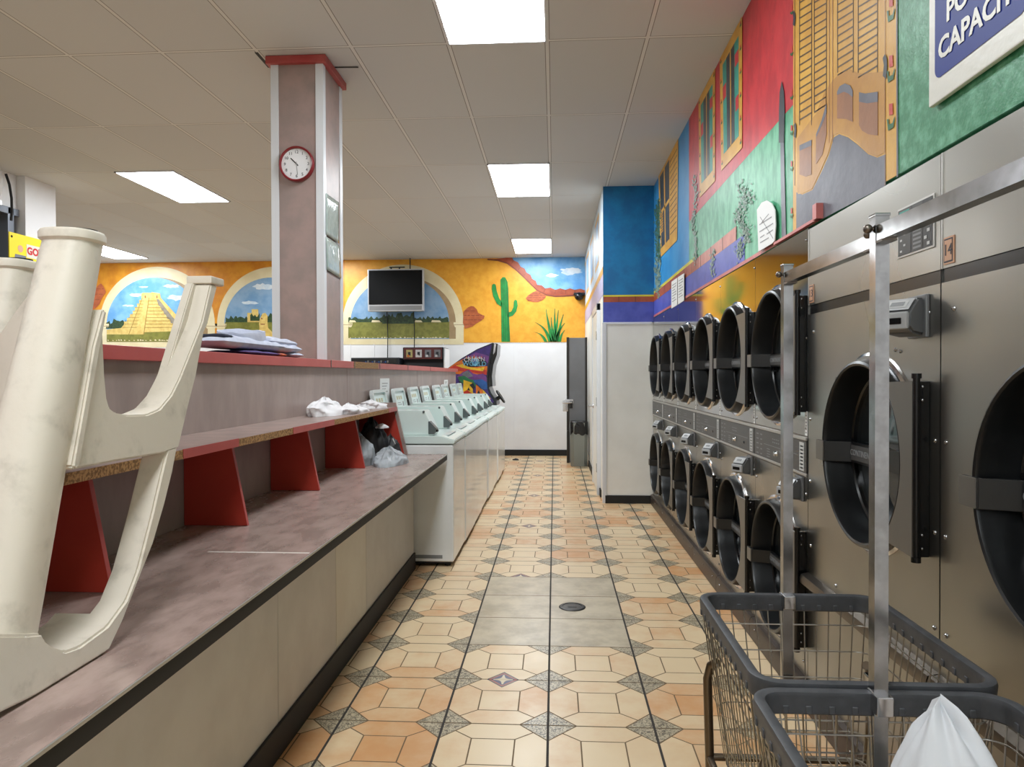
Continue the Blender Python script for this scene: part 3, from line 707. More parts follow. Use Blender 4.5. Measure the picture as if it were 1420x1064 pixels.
# lamp post and ivy
m = MB('p_dark')
rpoly(m, 'p_dark', [(1081, 128), (1084, 112), (1087, 128), (1088, 150), (1087, 198), (1080, 198), (1080, 160)], 7)
rpoly(m, 'p_slate', [(1082, 198), (1087, 198), (1090, 331), (1084, 335)], 7); m.build('painted_lamp_post', mr)
m = MB('p_ivy'); rnd = random.Random(4)
def ivy(cx, cy, sx, sy, n, mn, l=8):
    for i in range(n):
        x = cx + sx * rnd.gauss(0, .45); y = cy + sy * rnd.gauss(0, .45); s_ = .5 + 1.0 * rnd.random(); a = rnd.random() * PI
        P = [RW(x + s_ * math.cos(a + q) * (.9 if q in (0, PI) else .5), y + s_ * 1.5 * math.sin(a + q), l + i % 3) for q in (0, PI / 2, PI, 1.5 * PI)]
        m.use(mn).poly(P)
for k in range(14): ivy(912 + .5 * math.sin(k), 285 + k * 9, 5, 12, 40, 'p_ivy' if k < 9 else 'p_ivy_grey')
for k in range(12): ivy(1030 + 6 * math.sin(k), 262 + k * 8, 12 - k * .5, 12, 46, 'p_ivy_grey' if k % 2 else 'p_ivy')
for k in range(10): ivy(963 + 2 * math.sin(k), 250 + k * 12, 3, 10, 24, 'p_ivy_grey')
for k in range(5): ivy(988, 348 + k * 7, 4, 7, 12, 'p_ivy_grey')
m.build('painted_ivy', mr)
# closet front: terracotta band and purple base
m = MB('p_terra'); q0 = on_y(870, 419, YC).z; q1 = on_y(870, 411.5, YC).z
m = MB('p_purple').poly([(XC, YC - .003, 1.907), (1.04, YC - .003, 1.907), (1.04, YC - .003, q0), (XC, YC - .003, q0)])
m.use('p_terra').poly([(XC, YC - .004, q0), (1.04, YC - .004, q0), (1.04, YC - .004, q1), (XC, YC - .004, q1)])
m.use('p_yellow_line').poly([(XC, YC - .005, q1), (1.04, YC - .005, q1), (1.04, YC - .005, q1 + .018), (XC, YC - .005, q1 + .018)])
m.use('p_brick_line')
for px in (858, 881): x = on_y(px, 415, YC).x; m.poly([(x - .006, YC - .006, q0), (x + .006, YC - .006, q0), (x + .006, YC - .006, q1), (x - .006, YC - .006, q1)])
struct('trim_3', m)
# closet side: pale painted windows over a purple band
paint('p_lilac', (186, 184, 214), (172, 170, 206), 5)
ms = thing('mural', 'pale blue painted panels with yellow frames on the closet side wall', 'mural', (XC, 9.7, 1.9))
m = MB('p_sky'); X = XC - .003
def sq(mn, y0, y1, z0, z1, l=0): m.use(mn).poly([(X - .0015 * l, y1, z0), (X - .0015 * l, y0, z0), (X - .0015 * l, y0, z1), (X - .0015 * l, y1, z1)])
sq('p_cloud', YC, YB, 2.42, CEIL - .003); sq('p_lilac', YC, YB, 2.2, 2.42)
sq('p_yellow', YC, YB, 2.42, 2.5, 1)
for y in (8.2, 9.4, 10.6, 11.6):
    sq('p_yellow', y, y + .75, 2.62, 3.22, 1); sq('p_sky_dull', y + .08, y + .67, 2.68, 3.16, 2)
m.build('painted_panels', ms)
# closet door
d1 = MB('closet_white').box(XC - .03, XC, 8.1, 9.0, .01, 2.08, .004)
do = struct('door_1', d1)
fm = MB('white_trim').box(XC - .04, XC, 8.02, 8.1, 0, 2.16, .004).box(XC - .04, XC, 9.0, 9.08, 0, 2.16, .004).box(XC - .04, XC, 8.02, 9.08, 2.08, 2.16, .004); fm.build('door_frame', do)
hm = MB('chrome').cyl((XC - .03, 8.93, .97), (XC - .08, 8.93, .97), .012, n=12).box(XC - .09, XC - .07, 8.81, 8.94, .96, .98, .004); hm.lathe([(0.001, .01), (.03, .008), (.032, 0)], (XC - .03, 8.93, .97), (-1, 0, 0), 20); hm.build('door_handle', do)
hm = MB('zinc')
for z in (.3, 1.05, 1.8): hm.box(XC - .044, XC - .03, 8.07, 8.12, z - .05, z + .05, .002)
hm.build('hinge', do)
# ================================================================== DRYERS
def panel(mb, y0, y1, z0, z1, hole=None, x=0, n=72):
    if not hole: mb.poly([(x, y1, z0), (x, y0, z0), (x, y0, z1), (x, y1, z1)]); return
    cy, cz, r = hole
    A = sorted(set([2 * PI * k / n for k in range(n)] + [math.atan2(z - cz, y - cy) % (2 * PI) for y in (y0, y1) for z in (z0, z1)]))
    vs = []
    for a in A:
        c_, s_ = math.cos(a), math.sin(a)
        t_ = min(((y1 - cy) / c_ if c_ > 1e-9 else (y0 - cy) / c_ if c_ < -1e-9 else 9), ((z1 - cz) / s_ if s_ > 1e-9 else (z0 - cz) / s_ if s_ < -1e-9 else 9))
        vs += [(x, cy + c_ * r, cz + s_ * r), (x, cy + c_ * t_, cz + s_ * t_)]
    m = len(A); mb.add(vs, [[2 * i, 2 * ((i + 1) % m), 2 * ((i + 1) % m) + 1, 2 * i + 1] for i in range(m)])
def bolts(mb, pts, r=.006):
    mb.use('zinc')
    for y, z in pts: mb.lathe([(.0005, r * .8), (r * .6, r * .7), (r, r * .2), (r, 0)], (0, y, z), (-1, 0, 0), 10)
def dryer_door(parent, cy, cz, R, big, yo):
    # yo: where the hinge plate ends, towards the hinge
    c = (0, cy, cz); ax = (-1, 0, 0)
    m = MB('black_plastic')
    m.lathe([(R * 1.0, -.002), (R * 1.0, .014), (R * .985, .034), (R * .97, .046), (R * .945, .05), (R * .925, .047), (R * .915, .038), (R * .9, 0), (R * .885, -.06), (R * .87, -.068), (R * .87, -.085), (R * .93, -.085), (R * .95, 0)], c, ax, 72)
    m.use('chrome').lathe([(R * 1.06, -.001), (R * 1.06, .006), (R * 1.03, .011), (R * .998, .009)], c, ax, 72)
    m.use('black_satin').lathe([(R * .888, -.05), (R * .872, -.045), (R * .852, -.05), (R * .848, -.066)], c, ax, 72)
    d = m.build('door', parent)
    g = MB('glass_door'); g.lathe([(R * .87, -.062), (R * .5, -.055), (.001, -.052)], c, ax, 56); g.build('door_glass', d)
    # pull handle strap across the glass
    hh = .036 if big else .031; hz = cz - .02
    prof = [(-dd, cy + yy * R) for yy, dd in ((-.85, -.045), (-.6, -.04), (.05, -.04), (.06, -.03), (.76, -.03), (.86, .052), (1.09, .052))]
    th = .012
    m = MB('black_plastic'); m.prism(prof + [(x + th, y) for x, y in prof[::-1]], 'z', hz - hh, hz + hh, .002)
    m.use('control_grey').box(.0275, .031, cy + .09 * R, cy + .74 * R, hz - hh * .74, hz + hh * .74, .001)
    m.use('mark_grey').text('CONTINENTAL', .155 * R * .62, frame4((.0268, cy + .415 * R, hz), *FX))
    m.use('hinge_grey').box(-.0565, -.051, cy + .87 * R, cy + 1.09 * R, hz - hh, hz + hh, .002)
    m.build('handle', d)
    m = MB('hinge_grey'); n = 20; a0 = math.asin(.79); a1 = -math.asin(.80)
    arc = [(cy - R * .955 * math.cos(a1 + (a0 - a1) * i / n), cz + R * .955 * math.sin(a1 + (a0 - a1) * i / n)) for i in range(n + 1)]
    m.prism(arc + [(yo, cz + .77 * R), (yo, cz - .80 * R)], 'x', -.05, -.04, .0015); m.build('hinge_plate', d)
    m = MB('black_satin'); m.box(-.0395, 0, yo + .004, yo + .034, cz - .80 * R, cz + .77 * R, .003)
    m.cyl((-.04, yo - .002, cz - .83 * R), (-.04, yo - .002, cz + .8 * R), .0095, n=12)
    for s in (-1, 1):
        m.cyl((-.04, yo - .002, cz + s * .815 * R - .007), (-.04, yo - .002, cz + s * .815 * R + .007), .013, n=12)
        m.use('zinc')
        for o_ in (.6, .72): m.ball((-.022, yo + .003, cz + s * o_ * R), .0045, n=8)
        m.use('black_satin')
    m.build('hinge', d); return d
def coin_box(parent, cy, cz, s=1.0):
    m = MB('coin_dark').box(-.012, 0, cy - .052 * s, cy + .052 * s, cz - .06 * s, cz + .06 * s, .004)
    nb = len(m.v)
    P = [(-.0, .052), (-.05, .05), (-.088, .008), (-.09, -.032), (-.07, -.048), (-.0, -.056)]
    m.prism([(x * s, cz + z * s) for x, z in P], 'y', cy - .044 * s, cy + .044 * s, .006)
    m.use('coin_grey').box(-.1 * s, -.085 * s, cy - .044 * s, cy + .044 * s, cz - .038 * s, cz + .01 * s, .006)
    m.use('black_satin').box(-.102 * s, -.098 * s, cy - .028 * s, cy + .028 * s, cz - .024 * s, cz - .006 * s, .002)
    n_ = Vector((-.042, 0, .038)).normalized(); m.use('coin_grey')
    q = Vector((-.07 * s, cy, cz + .0305 * s)) + n_ * .003; u = Vector((-.038, 0, -.042)).normalized()
    for hw, hl, mt_, dd in ((.04, .022, 'coin_grey', 0), (.028, .013, 'mark_light', .0012), (.02, .008, 'mark_grey', .002)):
        m.use(mt_).poly([q + n_ * dd + u * hl * s + Vector((0, a * hw * s, 0)) if k else q + n_ * dd - u * hl * s + Vector((0, a * hw * s, 0)) for k, a in ((0, -1), (0, 1), (1, 1), (1, -1))])
    ca, sa = math.cos(.55), math.sin(.55)
    m.v = [v if i < nb else ((v[0]) * ca - (v[1] - cy) * sa - .012, cy + v[0] * sa + (v[1] - cy) * ca + .012, v[2]) for i, v in enumerate(m.v)]
    return m.build('coin_slot_box', parent)
def shell(mb, W, z0, z1, depth=.78):
    mb.poly([(0, 0, z0), (depth, 0, z0), (depth, 0, z1), (0, 0, z1)]); mb.poly([(depth, W, z0), (0, W, z0), (0, W, z1), (depth, W, z1)])
    mb.poly([(0, 0, z1), (depth, 0, z1), (depth, W, z1), (0, W, z1)]); mb.poly([(depth, 0, z0), (depth, W, z0), (depth, W, z1), (depth, 0, z1)])
def drum(parent, cy, cz, R):
    m = MB('drum').lathe([(R * .95, .0), (R * .95, .11), (R * 1.12, .14), (R * 1.12, .6), (.001, .62)], (0, cy, cz), (1, 0, 0), 40)
    for k in range(3):
        a = 2 * PI * k / 3 + .5; y, z = cy + math.cos(a) * R * 1.06, cz + math.sin(a) * R * 1.06
        m.tube([(.16, y, z), (.58, y, z)], .035, 6)
    return m.build('drum', parent)
def kick(parent, W):
    m = MB('kick_brown').prism([(0, .105), (-.022, .1), (-.03, .085), (-.03, .004), (0, .004)], 'y', .002, W - .002)
    m.use('zinc')
    for y in (.1, W / 2, W - .1): m.ball((-.031, y, .07), .005, n=8)
    return m.build('kick_plate', parent)
WS = .7725
def make_stack():
    t = thing('stacked_dryer', '', 'dryer', (0, 0, 0), 'stacked stainless tumble dryers', world=False)
    g = .0015; a, e = g, WS - g; cy = WS / 2
    m = MB('stainless'); panel(m, a, e, .1, .925, (cy, .47, .30)); m.use('stainless_mirror'); panel(m, a, e, 1.1, 1.945, (cy, 1.44, .30))
    m.use('steel_strip'); panel(m, a, e, .925, 1.1); m.use('stainless'); shell(m, WS - .001, .003, 1.945)
    bolts(m, [(.02, 1.90), (.02, 1.13), (e - .02, 1.13), (.02, .86), (e - .02, .83), (.05, .16), (.02, 1.5), (.02, .5)])
    m.build('body', t)
    m = MB('control_grey').box(-.006, 0, a + .004, e - .004, .945, 1.08, .002)
    m.use('aluminium').box(-.010, 0, a, e, 1.08, 1.094, .002).box(-.008, 0, a, e, .934, .945, .002)
    x = -.0066
    def mk(mn, y0, y1, z0, z1): m.use(mn).poly([(x, y1, z0), (x, y0, z0), (x, y0, z1), (x, y1, z1)])
    mk('mark_light', .03, .085, .952, 1.07)
    for k in range(7): mk('control_grey' if k % 2 else 'mark_grey', .04, .075, .96 + k * .015, .966 + k * .015); 
    mk('mark_grey', .12, .60, 1.012, 1.0145)
    for k in range(4): mk('mark_grey', .36 + k * .028, .376 + k * .028, 1.03, 1.036); mk('mark_grey', .36 + k * .028, .38 + k * .028, 1.046, 1.05)
    for r in range(5):
        for k in range(2): mk('mark_grey', .63 + k * .06, .66 + k * .06 + .01 * ((r * 3 + k) % 3), .956 + r * .024, .962 + r * .024)
        if r < 4: mk('mark_grey', .5, .55, .956 + r * .012, .96 + r * .012)
    m.use('chrome').lathe([(.001, .014), (.011, .012), (.013, .004), (.015, 0)], (-.006, .4, .985), (-1, 0, 0), 14)
    m.use('black_satin').lathe([(.001, .004), (.006, .003), (.007, 0)], (-.006, .2, .985), (-1, 0, 0), 12)
    m.build('control_panel', t)
    m = MB('paper').box(-.0015, 0, a + .004, a + .03, 1.1, 1.2, .0004)
    m.use('ink_grey')
    for k in range(6): m.box(-.002, -.001, a + .009, a + .025, 1.11 + k * .014, 1.115 + k * .014)
    m.build('instruction_label', t)
    dryer_door(t, cy, 1.44, .305, False, .012); dryer_door(t, cy, .47, .305, False, .012)
    drum(t, cy, 1.44, .30); drum(t, cy, .47, .30)
    coin_box(t, .085, .875, .85); kick(t, WS)
    return t
st0 = make_stack()
ST_LAB = ['stacked stainless dryer next to the large single dryers, right behind the laundry carts', 'second stacked dryer from the large single dryers', 'third stacked dryer from the large single dryers',
          'third stacked dryer from the white closet wall', 'second stacked dryer from the white closet wall', 'stacked dryer in the corner against the white closet wall']
for i in range(6):
    o = st0 if i == 0 else copy_tree(st0)
    o.location = (1.03, 2.957 + i * (4.555 / 6), 0); o['label'] = ST_LAB[i]; o.scale = (1, 4.55 / 6 / WS, 1)
WB = .99
def make_big(num, cy):
    t = thing('large_dryer', '', 'dryer', (0, 0, 0), 'large single-pocket dryers', world=False)
    a, e, cz, R = .0015, WB - .0015, 1.093, .31
    m = MB('stainless'); panel(m, a, e, .1, .5); panel(m, a, e, .5, 1.593, (cy, cz, R - .005)); panel(m, a, e, 1.63, 1.938)
    m.use('black_satin'); panel(m, a, e, 1.593, 1.63, None, .004); m.use('stainless'); shell(m, WB - .001, .003, 1.938)
    m.use('aluminium').box(-.002, .0, e - .006, e, 1.63, 1.938)
    bolts(m, [(.06, 1.52), (e - .06, 1.52), (.025, 1.17), (.25, 1.425), (.22, 1.42), (.025, .92), (.025, .66), (.3, .575), (e - .03, .66), (e - .025, 1.17), (e - .025, .92), (.7, .575), (.03, .575)], .007)
    m.build('body', t)
    m = MB('steel_strip').prism([(0, .545), (-.03, .538), (-.034, .525), (-.034, .505), (0, .495)], 'y', a, e); m.build('ledge', t)
    m = MB('aluminium').box(-.004, 0, .028, .232, 1.695, 1.842, .0015)
    m.use('control_black').box(-.005, -.003, .034, .226, 1.701, 1.836)
    x = -.0056
    def mk(mn, y0, y1, z0, z1, d=0): m.use(mn).poly([(x - d, y1, z0), (x - d, y0, z0), (x - d, y0, z1), (x - d, y1, z1)])
    mk('control_grey', .15, .222, 1.703, 1.834); mk('p_turq', .158, .216, 1.80, 1.83, .0004); mk('control_grey', .085, .142, 1.703, 1.834)
    for k in range(6): mk('mark_grey', .092, .136, 1.708 + k * .012, 1.714 + k * .012, .0004)
    for k in range(5): mk('mark_light', .2 - .02 * (k % 2), .212 - .02 * (k % 2), 1.71 + k * .016, 1.716 + k * .016, .0004)
    for k in range(7): mk('mark_light', .045 + .015 * (k % 2), .06 + .015 * (k % 2), 1.707 + k * .018, 1.716 + k * .018, .0004)
    m.build('control_display', t)
    m = MB('copper_mark').box(-.003, 0, e - .062, e - .014, 1.638, 1.71, .001)
    m.use('ink').box(-.0036, -.0028, e - .058, e - .018, 1.643, 1.705).use('copper_mark').box(-.0042, -.003, e - .055, e - .021, 1.647, 1.701)
    m.use('ink').text(num, .042, frame4((-.0046, e - .038, 1.674), *FX)); m.build('number_plate', t)
    dryer_door(t, cy, cz, R, True, cy - .365); drum(t, cy, cz, R); coin_box(t, .105, 1.512, 1.0); kick(t, WB)
    return t
b1 = make_big('13', .411); b1.location = (1.03, 1.965, 0); b1['label'] = 'large stainless dryer with its door behind the cart post, between stacks and number 14'
b2 = make_big('14', .466); b2.location = (1.03, .972, 0); b2['label'] = 'large stainless dryer numbered 14, nearest to the camera and partly cut off'
# ================================================================== WASHERS
WP = .65
def make_washer():
    t = thing('washing_machine', '', 'washing machine', (0, 0, 0), 'white top-load washers', world=False)
    y0, y1 = .004, WP - .004
    m = MB('white_enamel').box(-.62, 0, y0, y1, .035, .862, .012, 3); m.use('black_base').box(-.6, -.02, y0 + .02, y1 - .02, .02, .04)
    m.use('mark_grey').box(-.4, -.08, y0 - .0015, y0 + .002, .06, .085, .001)
    m.build('cabinet', t)
    m = MB('black_base')
    for x in (-.56, -.05):
        for y in (.06, WP - .06): m.cyl((x, y, 0), (x, y, .025), .022, n=12)
    m.build('foot', t)
    m = MB('white_top'); m.prism([(-.625, .868), (.004, .868), (.006, .892), (0, .9), (-.03, .907), (-.09, .924), (-.625, .93)], 'y', y0 - .002, y1 + .002, .006)
    m.use('lid_grey').box(-.13, -.05, .14, .5, .918, .924, .002)
    m.build('top_deck', t)
    m = MB('white_top'); m.prism([(-.575, .926), (-.15, .926), (-.15, .955), (-.165, 1.0), (-.215, 1.098), (-.225, 1.102), (-.575, 1.102)], 'y', .05, .27, .004)
    m.use('lid_grey')
    for k in range(3): m.box(-.5 + k * .09, -.45 + k * .09, .1, .2, 1.102, 1.1035)
    c = m.build('control_console', t)
    m = MB('dark_grey_plastic'); m.prism([(-.185, 1.025), (-.178, 1.028), (-.125, .972), (-.142, .935), (-.185, .935)], 'y', .046, .12, .002)
    m.use('black_satin').box(-.135, -.118, .06, .1, .95, .966, .002); m.build('coin_slide', c)
    m = MB('dark_grey_plastic').ball((-.218, .049, 1.094), .009, n=8); m.build('console_lock', c)
    # lid standing open behind the console
    hz, L, tilt = .935, .315, math.radians(12)
    m = MB('lid_grey'); W2 = .205
    def rr(w, h0, h1, r, n=5):
        P = []
        for (cx, cz, a) in ((w - r, h1 - r, 0), (-w + r, h1 - r, PI / 2)):
            P += [(cx + r * math.cos(a + PI / 2 * i / n), cz + r * math.sin(a + PI / 2 * i / n)) for i in range(n + 1)]
        return P + [(-w, h0), (w, h0)]
    bm = MB(); 
    outer, inner = rr(W2, 0, L, .045), rr(W2 - .022, .015, L - .024, .03)
    Mx = Matrix.Translation((-.565, .315, hz)) @ Matrix.Rotation(-tilt, 4, 'Y')
    k = len(outer)
    def P3(p, d): return Mx @ Vector((d, p[0], p[1]))
    V = [P3(p, 0) for p in outer] + [P3(p, .026) for p in outer] + [P3(p, .026) for p in inner] + [P3(p, .012) for p in inner]
    m.add(V, [[a * k + i, a * k + (i + 1) % k, (a + 1) * k + (i + 1) % k, (a + 1) * k + i] for a in range(3) for i in range(k)] + [list(range(k))[::-1]])
    m.use('white_top').add([P3(p, .012) for p in inner], [list(range(k))])
    lid = m.build('lid', t)
    m = MB('ink_amber')
    for q in range(3): m.poly([P3(p, .0128) for p in ((-.1 + q * .075, .22), (-.05 + q * .075, .22), (-.05 + q * .075, .25), (-.1 + q * .075, .25))])
    m.use('ink_grey')
    for q in range(4): m.poly([P3(p, .0128) for p in ((-.1, .19 - q * .016), (.02 + .03 * (q % 2), .19 - q * .016), (.02 + .03 * (q % 2), .195 - q * .016), (-.1, .195 - q * .016))])
    m.poly([P3(p, .0129) for p in ((.09, .2), (.13, .2), (.13, .13), (.09, .13))])
    m.build('instruction_sticker', lid)
    return t
w0 = make_washer()
ordn = ['first white top-load washer, its full side showing at the counter end', 'second white washer counting from the counter end', 'third white washer counting from the counter end', 'fourth white washer counting from the counter end',
        'fifth white washer counting from the counter end', 'third white washer from the far end of the row', 'second white washer from the far end of the row', 'last white washer in the row, nearest to the arcade cabinet']
jx = [0, .006, .002, -.006, .005, -.004, .006, -.002]
for i in range(8):
    o = w0 if i == 0 else copy_tree(w0)
    o.location = (-.712 + jx[i], 4.955 + i * WP, 0); o['label'] = ordn[i]
# ================================================================== PARTITION, COUNTER, SHELF
XP = -1.362
pm = MB('mauve_wall').box(-1.51, XP, -.6, 9.75, 0, 1.402); pa = struct('partition', pm)
m = MB('red_edge').box(-1.56, -1.335, -.6, 9.78, 1.402, 1.447, .003)
m.use('particle').box(-1.336, -1.3335, on_x(491, 510, -1.333).y, on_x(525, 510, -1.333).y, 1.404, 1.446)
m.use('black_satin')
for px in (459.5, 492, 527, 566, 597): y = on_x(px, 510, -1.333).y; m.box(-1.3345, -1.3328, y - .006, y + .006, 1.402, 1.447)
m.build('wall_cap', pa)
m = MB('mauve_wall'); 
for y in (4.6, 7.0): m.use('mauve_pillar').box(XP - .001, XP + .0015, y - .004, y + .004, .8, 1.4)
m.build('wall_seam', pa)
ct = thing('folding_counter', 'long mauve laminate folding counter with black edge and beige front panels', 'counter', (-1.05, 2.4, 0))
ZC, C0, C1, CXF, CXP = .803, -.5, 4.925, -.752, -.985
m = MB('counter_top').box(XP + .002, CXF, C0, C1, ZC - .03, ZC, .002)
m.use('counter_seam').box(-1.08, CXF - .005, 2.144, 2.153, ZC - .001, ZC + .0006); m.build('countertop', ct)
m = MB('aluminium').box(CXF, CXF + .004, C0, C1, ZC - .006, ZC + .0012, .001); m.build('metal_edge', ct)
m = MB('black_base').box(CXF - .02, CXF + .001, C0, C1, ZC - .042, ZC - .006, .002); m.build('black_edge_band', ct)
sy = [on_x(px, 800, CXP).y for px in (385, 466, 508)]
ys = [C0] + sy + [C1 - .02]
for i in range(4):
    m = MB('panel_cream' if i == 2 else 'panel_beige').box(CXP - .02, CXP, ys[i] + .002, ys[i + 1] - .002, .11, ZC - .04, .002)
    m.build('front_panel', ct)
m = MB('black_base').box(CXP - .02, CXP + .012, C0, C1 - .02, 0, .115, .003); m.build('kick_base', ct)
m = MB('panel_beige').box(XP + .01, CXP - .02, C1 - .05, C1 - .03, 0, ZC - .03); m.build('end_panel', ct)
cs = thing('cubby_shelf', 'mauve shelf over the counter with red painted dividers and chipped front edge', 'shelf', (-1.2, 3.3, ZC))
ZS, XSF = 1.135, -1.092
m = MB('mauve').box(XP + .002, XSF, C0, 4.86, ZS - .026, ZS, .0015)
yb = [on_x(px, 620, XSF).y for px in (232, 253, 330, 406, 463)]
seq = [(C0, yb[0], 'particle'), (yb[0], yb[1], 'particle'), (yb[1], yb[2], 'red_edge'), (yb[2], yb[3], 'particle'), (yb[3], yb[4], 'red_edge'), (yb[4], 4.62, 'particle'), (4.62, 4.86, 'red_edge')]
m.build('shelf_board', cs)
m = MB()
for a, e, mn in seq:
    d = .002 if mn == 'red_edge' else .0
    m.use(mn).box(XSF, XSF + .002 + d, a, e, ZS - .027, ZS + (.001 if d else -.001), 0)
m.build('edge_band', cs)
for y in (.93, 1.726, 2.526, 3.322, 4.135):
    m = MB('red_paint').prism([(XP + .003, ZC + .001), (-1.122, ZC + .001), (-1.182, ZS - .027), (XP + .003, ZS - .027)], 'y', y, y + .018, .001)
    m.use('red_edge').add([(-1.1215, y + .001, ZC + .001), (-1.1215, y + .017, ZC + .001), (-1.1815, y + .017, ZS - .028), (-1.1815, y + .001, ZS - .028)], [[0, 1, 2, 3]])
    m.build('divider', cs)
m = MB('mauve').prism([(XP + .003, ZC + .001), (-1.018, ZC + .001), (-1.100, ZS + .03), (XP + .003, ZS + .03)], 'y', 4.862, 4.885, .001)
m.use('red_paint').add([(XP + .005, 4.8615, ZC + .003), (-1.04, 4.8615, ZC + .003), (-1.11, 4.8615, ZS - .03), (XP + .005, 4.8615, ZS - .03)], [[0, 1, 2, 3]])
e_ = m.build('end_panel', cs); e_['label'] = 'mauve slanted end panel'
# paper strips on the partition
for (pa_, lab) in (((527, 525, 540, 566), 'tall white notice strip on the partition behind the first washer lids'), ((616, 527, 621, 541), 'small white notice on the partition behind the far washer lids')):
    a, e = on_x(pa_[0], pa_[1], XP + .003), on_x(pa_[2], pa_[3], XP + .003)
    m = MB('paper').box(XP + .001, XP + .004, min(a.y, e.y), max(a.y, e.y), e.z, a.z)
    m.use('ink_grey'); yy0, yy1 = sorted((a.y, e.y)); w = yy1 - yy0
    for k in range(8): z = a.z - (a.z - e.z) * (.15 + .09 * k); m.box(XP + .004, XP + .0046, yy0 + w * .2, yy1 - w * (.2 + .1 * (k % 3)), z - .006, z)
    tag(m.build('notice'), lab, 'notice')
# notices on the mural
def rnotice(P, lab, name='notice', lines=6):
    m = MB('paper'); Q = [RW(*p, 26) for p in P]
    m.poly(Q); m.poly([q + Vector((.003, 0, 0)) for q in Q[::-1]])
    m.use('ink_grey')
    for k in range(lines):
        v = .15 + .7 * k / lines
        a = Q[0].lerp(Q[3], v); e = Q[1].lerp(Q[2], v); d = (Q[3] - Q[0]) * .03
        p, q = a.lerp(e, .15), a.lerp(e, .85 - .2 * (k % 3 == 2)); o_ = Vector((-.001, 0, 0))
        m.poly([p + o_, q + o_, q + d + o_, p + d + o_])
    tag(m.build(name), lab, 'notice')
rnotice([(931, 391), (939.2, 385), (939.2, 423), (931, 428)], 'white notice on the purple band, the one closer to the closet', lines=7)
rnotice([(940, 384.5), (948.5, 379), (948.5, 417), (940, 422.5)], 'white notice on the purple band, the one closer to the big dryers', lines=7)
# hand-lettered paper with a rounded top
m = MB('paper'); P = [(1049.5, 291), (1056, 281), (1063, 278), (1070, 282), (1074.5, 292), (1075.5, 312), (1074, 334), (1070, 338), (1060, 344), (1051.5, 349), (1051, 330)]
Q = [RW(x, y, 30) for x, y in P]; m.poly(Q); m.poly([q + Vector((.004, 0, 0)) for q in Q[::-1]])
for i in range(len(Q)): m.poly([Q[i], Q[(i + 1) % len(Q)], Q[(i + 1) % len(Q)] + Vector((.004, 0, 0)), Q[i] + Vector((.004, 0, 0))])
m.use('ink_grey')
for (x0, y0, x1, y1) in ((1053, 311, 1070, 300), (1053, 321, 1072, 309), (1054, 329, 1060, 325), (1063, 324, 1072, 318), (1054, 336, 1066, 329), (1054, 300, 1072, 330), (1056, 308, 1066, 296)):
    m.poly([RW(x0, y0, 31), RW(x1, y1, 31), RW(x1, y1 + 1.6, 31), RW(x0, y0 + 1.6, 31)])
tag(m.build('notice'), 'white paper sign with a rounded top and rows of lettering on the green mural', 'notice')
# POUND CAPACITY sign
sg = thing('capacity_sign', 'large blue and white sign reading POUND CAPACITY above the number 14 dryer', 'sign', (XW, 1.6, 2.05))
m = MB('sign_white'); y1, z0 = 2.018, 2.078
m.box(XW - .022, XW - .006, y1 - .44, y1, z0, z0 + .46, .005); m.build('sign_board', sg)
m = MB('sign_blue'); X = XW - .0235
r_ = .028; c4 = []
ya, yb_, za, zb_ = y1 - .412, y1 - .036, z0 + .06, z0 + .42
for (cy_, cz_, a0) in ((ya + r_, za + r_, PI), (yb_ - r_, za + r_, 1.5 * PI), (yb_ - r_, zb_ - r_, 0), (ya + r_, zb_ - r_, PI / 2)):
    c4 += [(cy_ + r_ * math.cos(a0 + PI / 2 * i / 6), cz_ + r_ * math.sin(a0 + PI / 2 * i / 6)) for i in range(7)]
m.poly([(X, y, z) for y, z in c4[::-1]])
m.use('sign_white').text('CAPACITY', .076, frame4((X - .002, (ya + yb_) / 2 - .012, z0 + .128), *FX), .0004, bold=.0022); m.text('POUND', .076, frame4((X - .002, (ya + yb_) / 2 - .006, z0 + .212), *FX), .0004, bold=.0022)
m.build('sign_face', sg)
# ================================================================== CLOTH AND BAGS
def heap(c, rx, ry, h, seed, folds=8, nu=72, nv=26, amp=.35, power=.6, peak=None, base=0, fine=.07):
    vs, fs = [], []; sd = Vector((seed * 3.1, seed * 1.7, seed * .9))
    for j in range(nv + 1):
        v = j / nv
        for i in range(nu):
            a = 2 * PI * i / nu
            dirv = Vector((math.cos(a), math.sin(a), v * 1.3))
            rr = (1 - v ** 1.6) if peak is None else (1 - v) ** peak
            wob = 1 + amp * noise.noise(dirv * 1.3 + sd) + amp * .45 * noise.noise(Vector((math.cos(a) * folds * .3, math.sin(a) * folds * .3, v * 4)) + sd)
            x = c[0] + rx * rr * wob * math.cos(a); y = c[1] + ry * rr * wob * math.sin(a)
            z = c[2] + base + h * (v ** power) * (1 + amp * .4 * noise.noise(dirv * 2 + sd) * (v > .05)) 
            z += h * fine * noise.noise(Vector((x * 40, y * 40, v * 6)) + sd) * min(1, v * 4)
            vs.append((x, y, z))
    for j in range(nv):
        for i in range(nu):
            k = (i + 1) % nu; fs.append([j * nu + i, j * nu + k, (j + 1) * nu + k, (j + 1) * nu + i])
    fs.append([nv * nu + i for i in range(nu)]); fs.append(list(range(nu))[::-1])
    return vs, fs
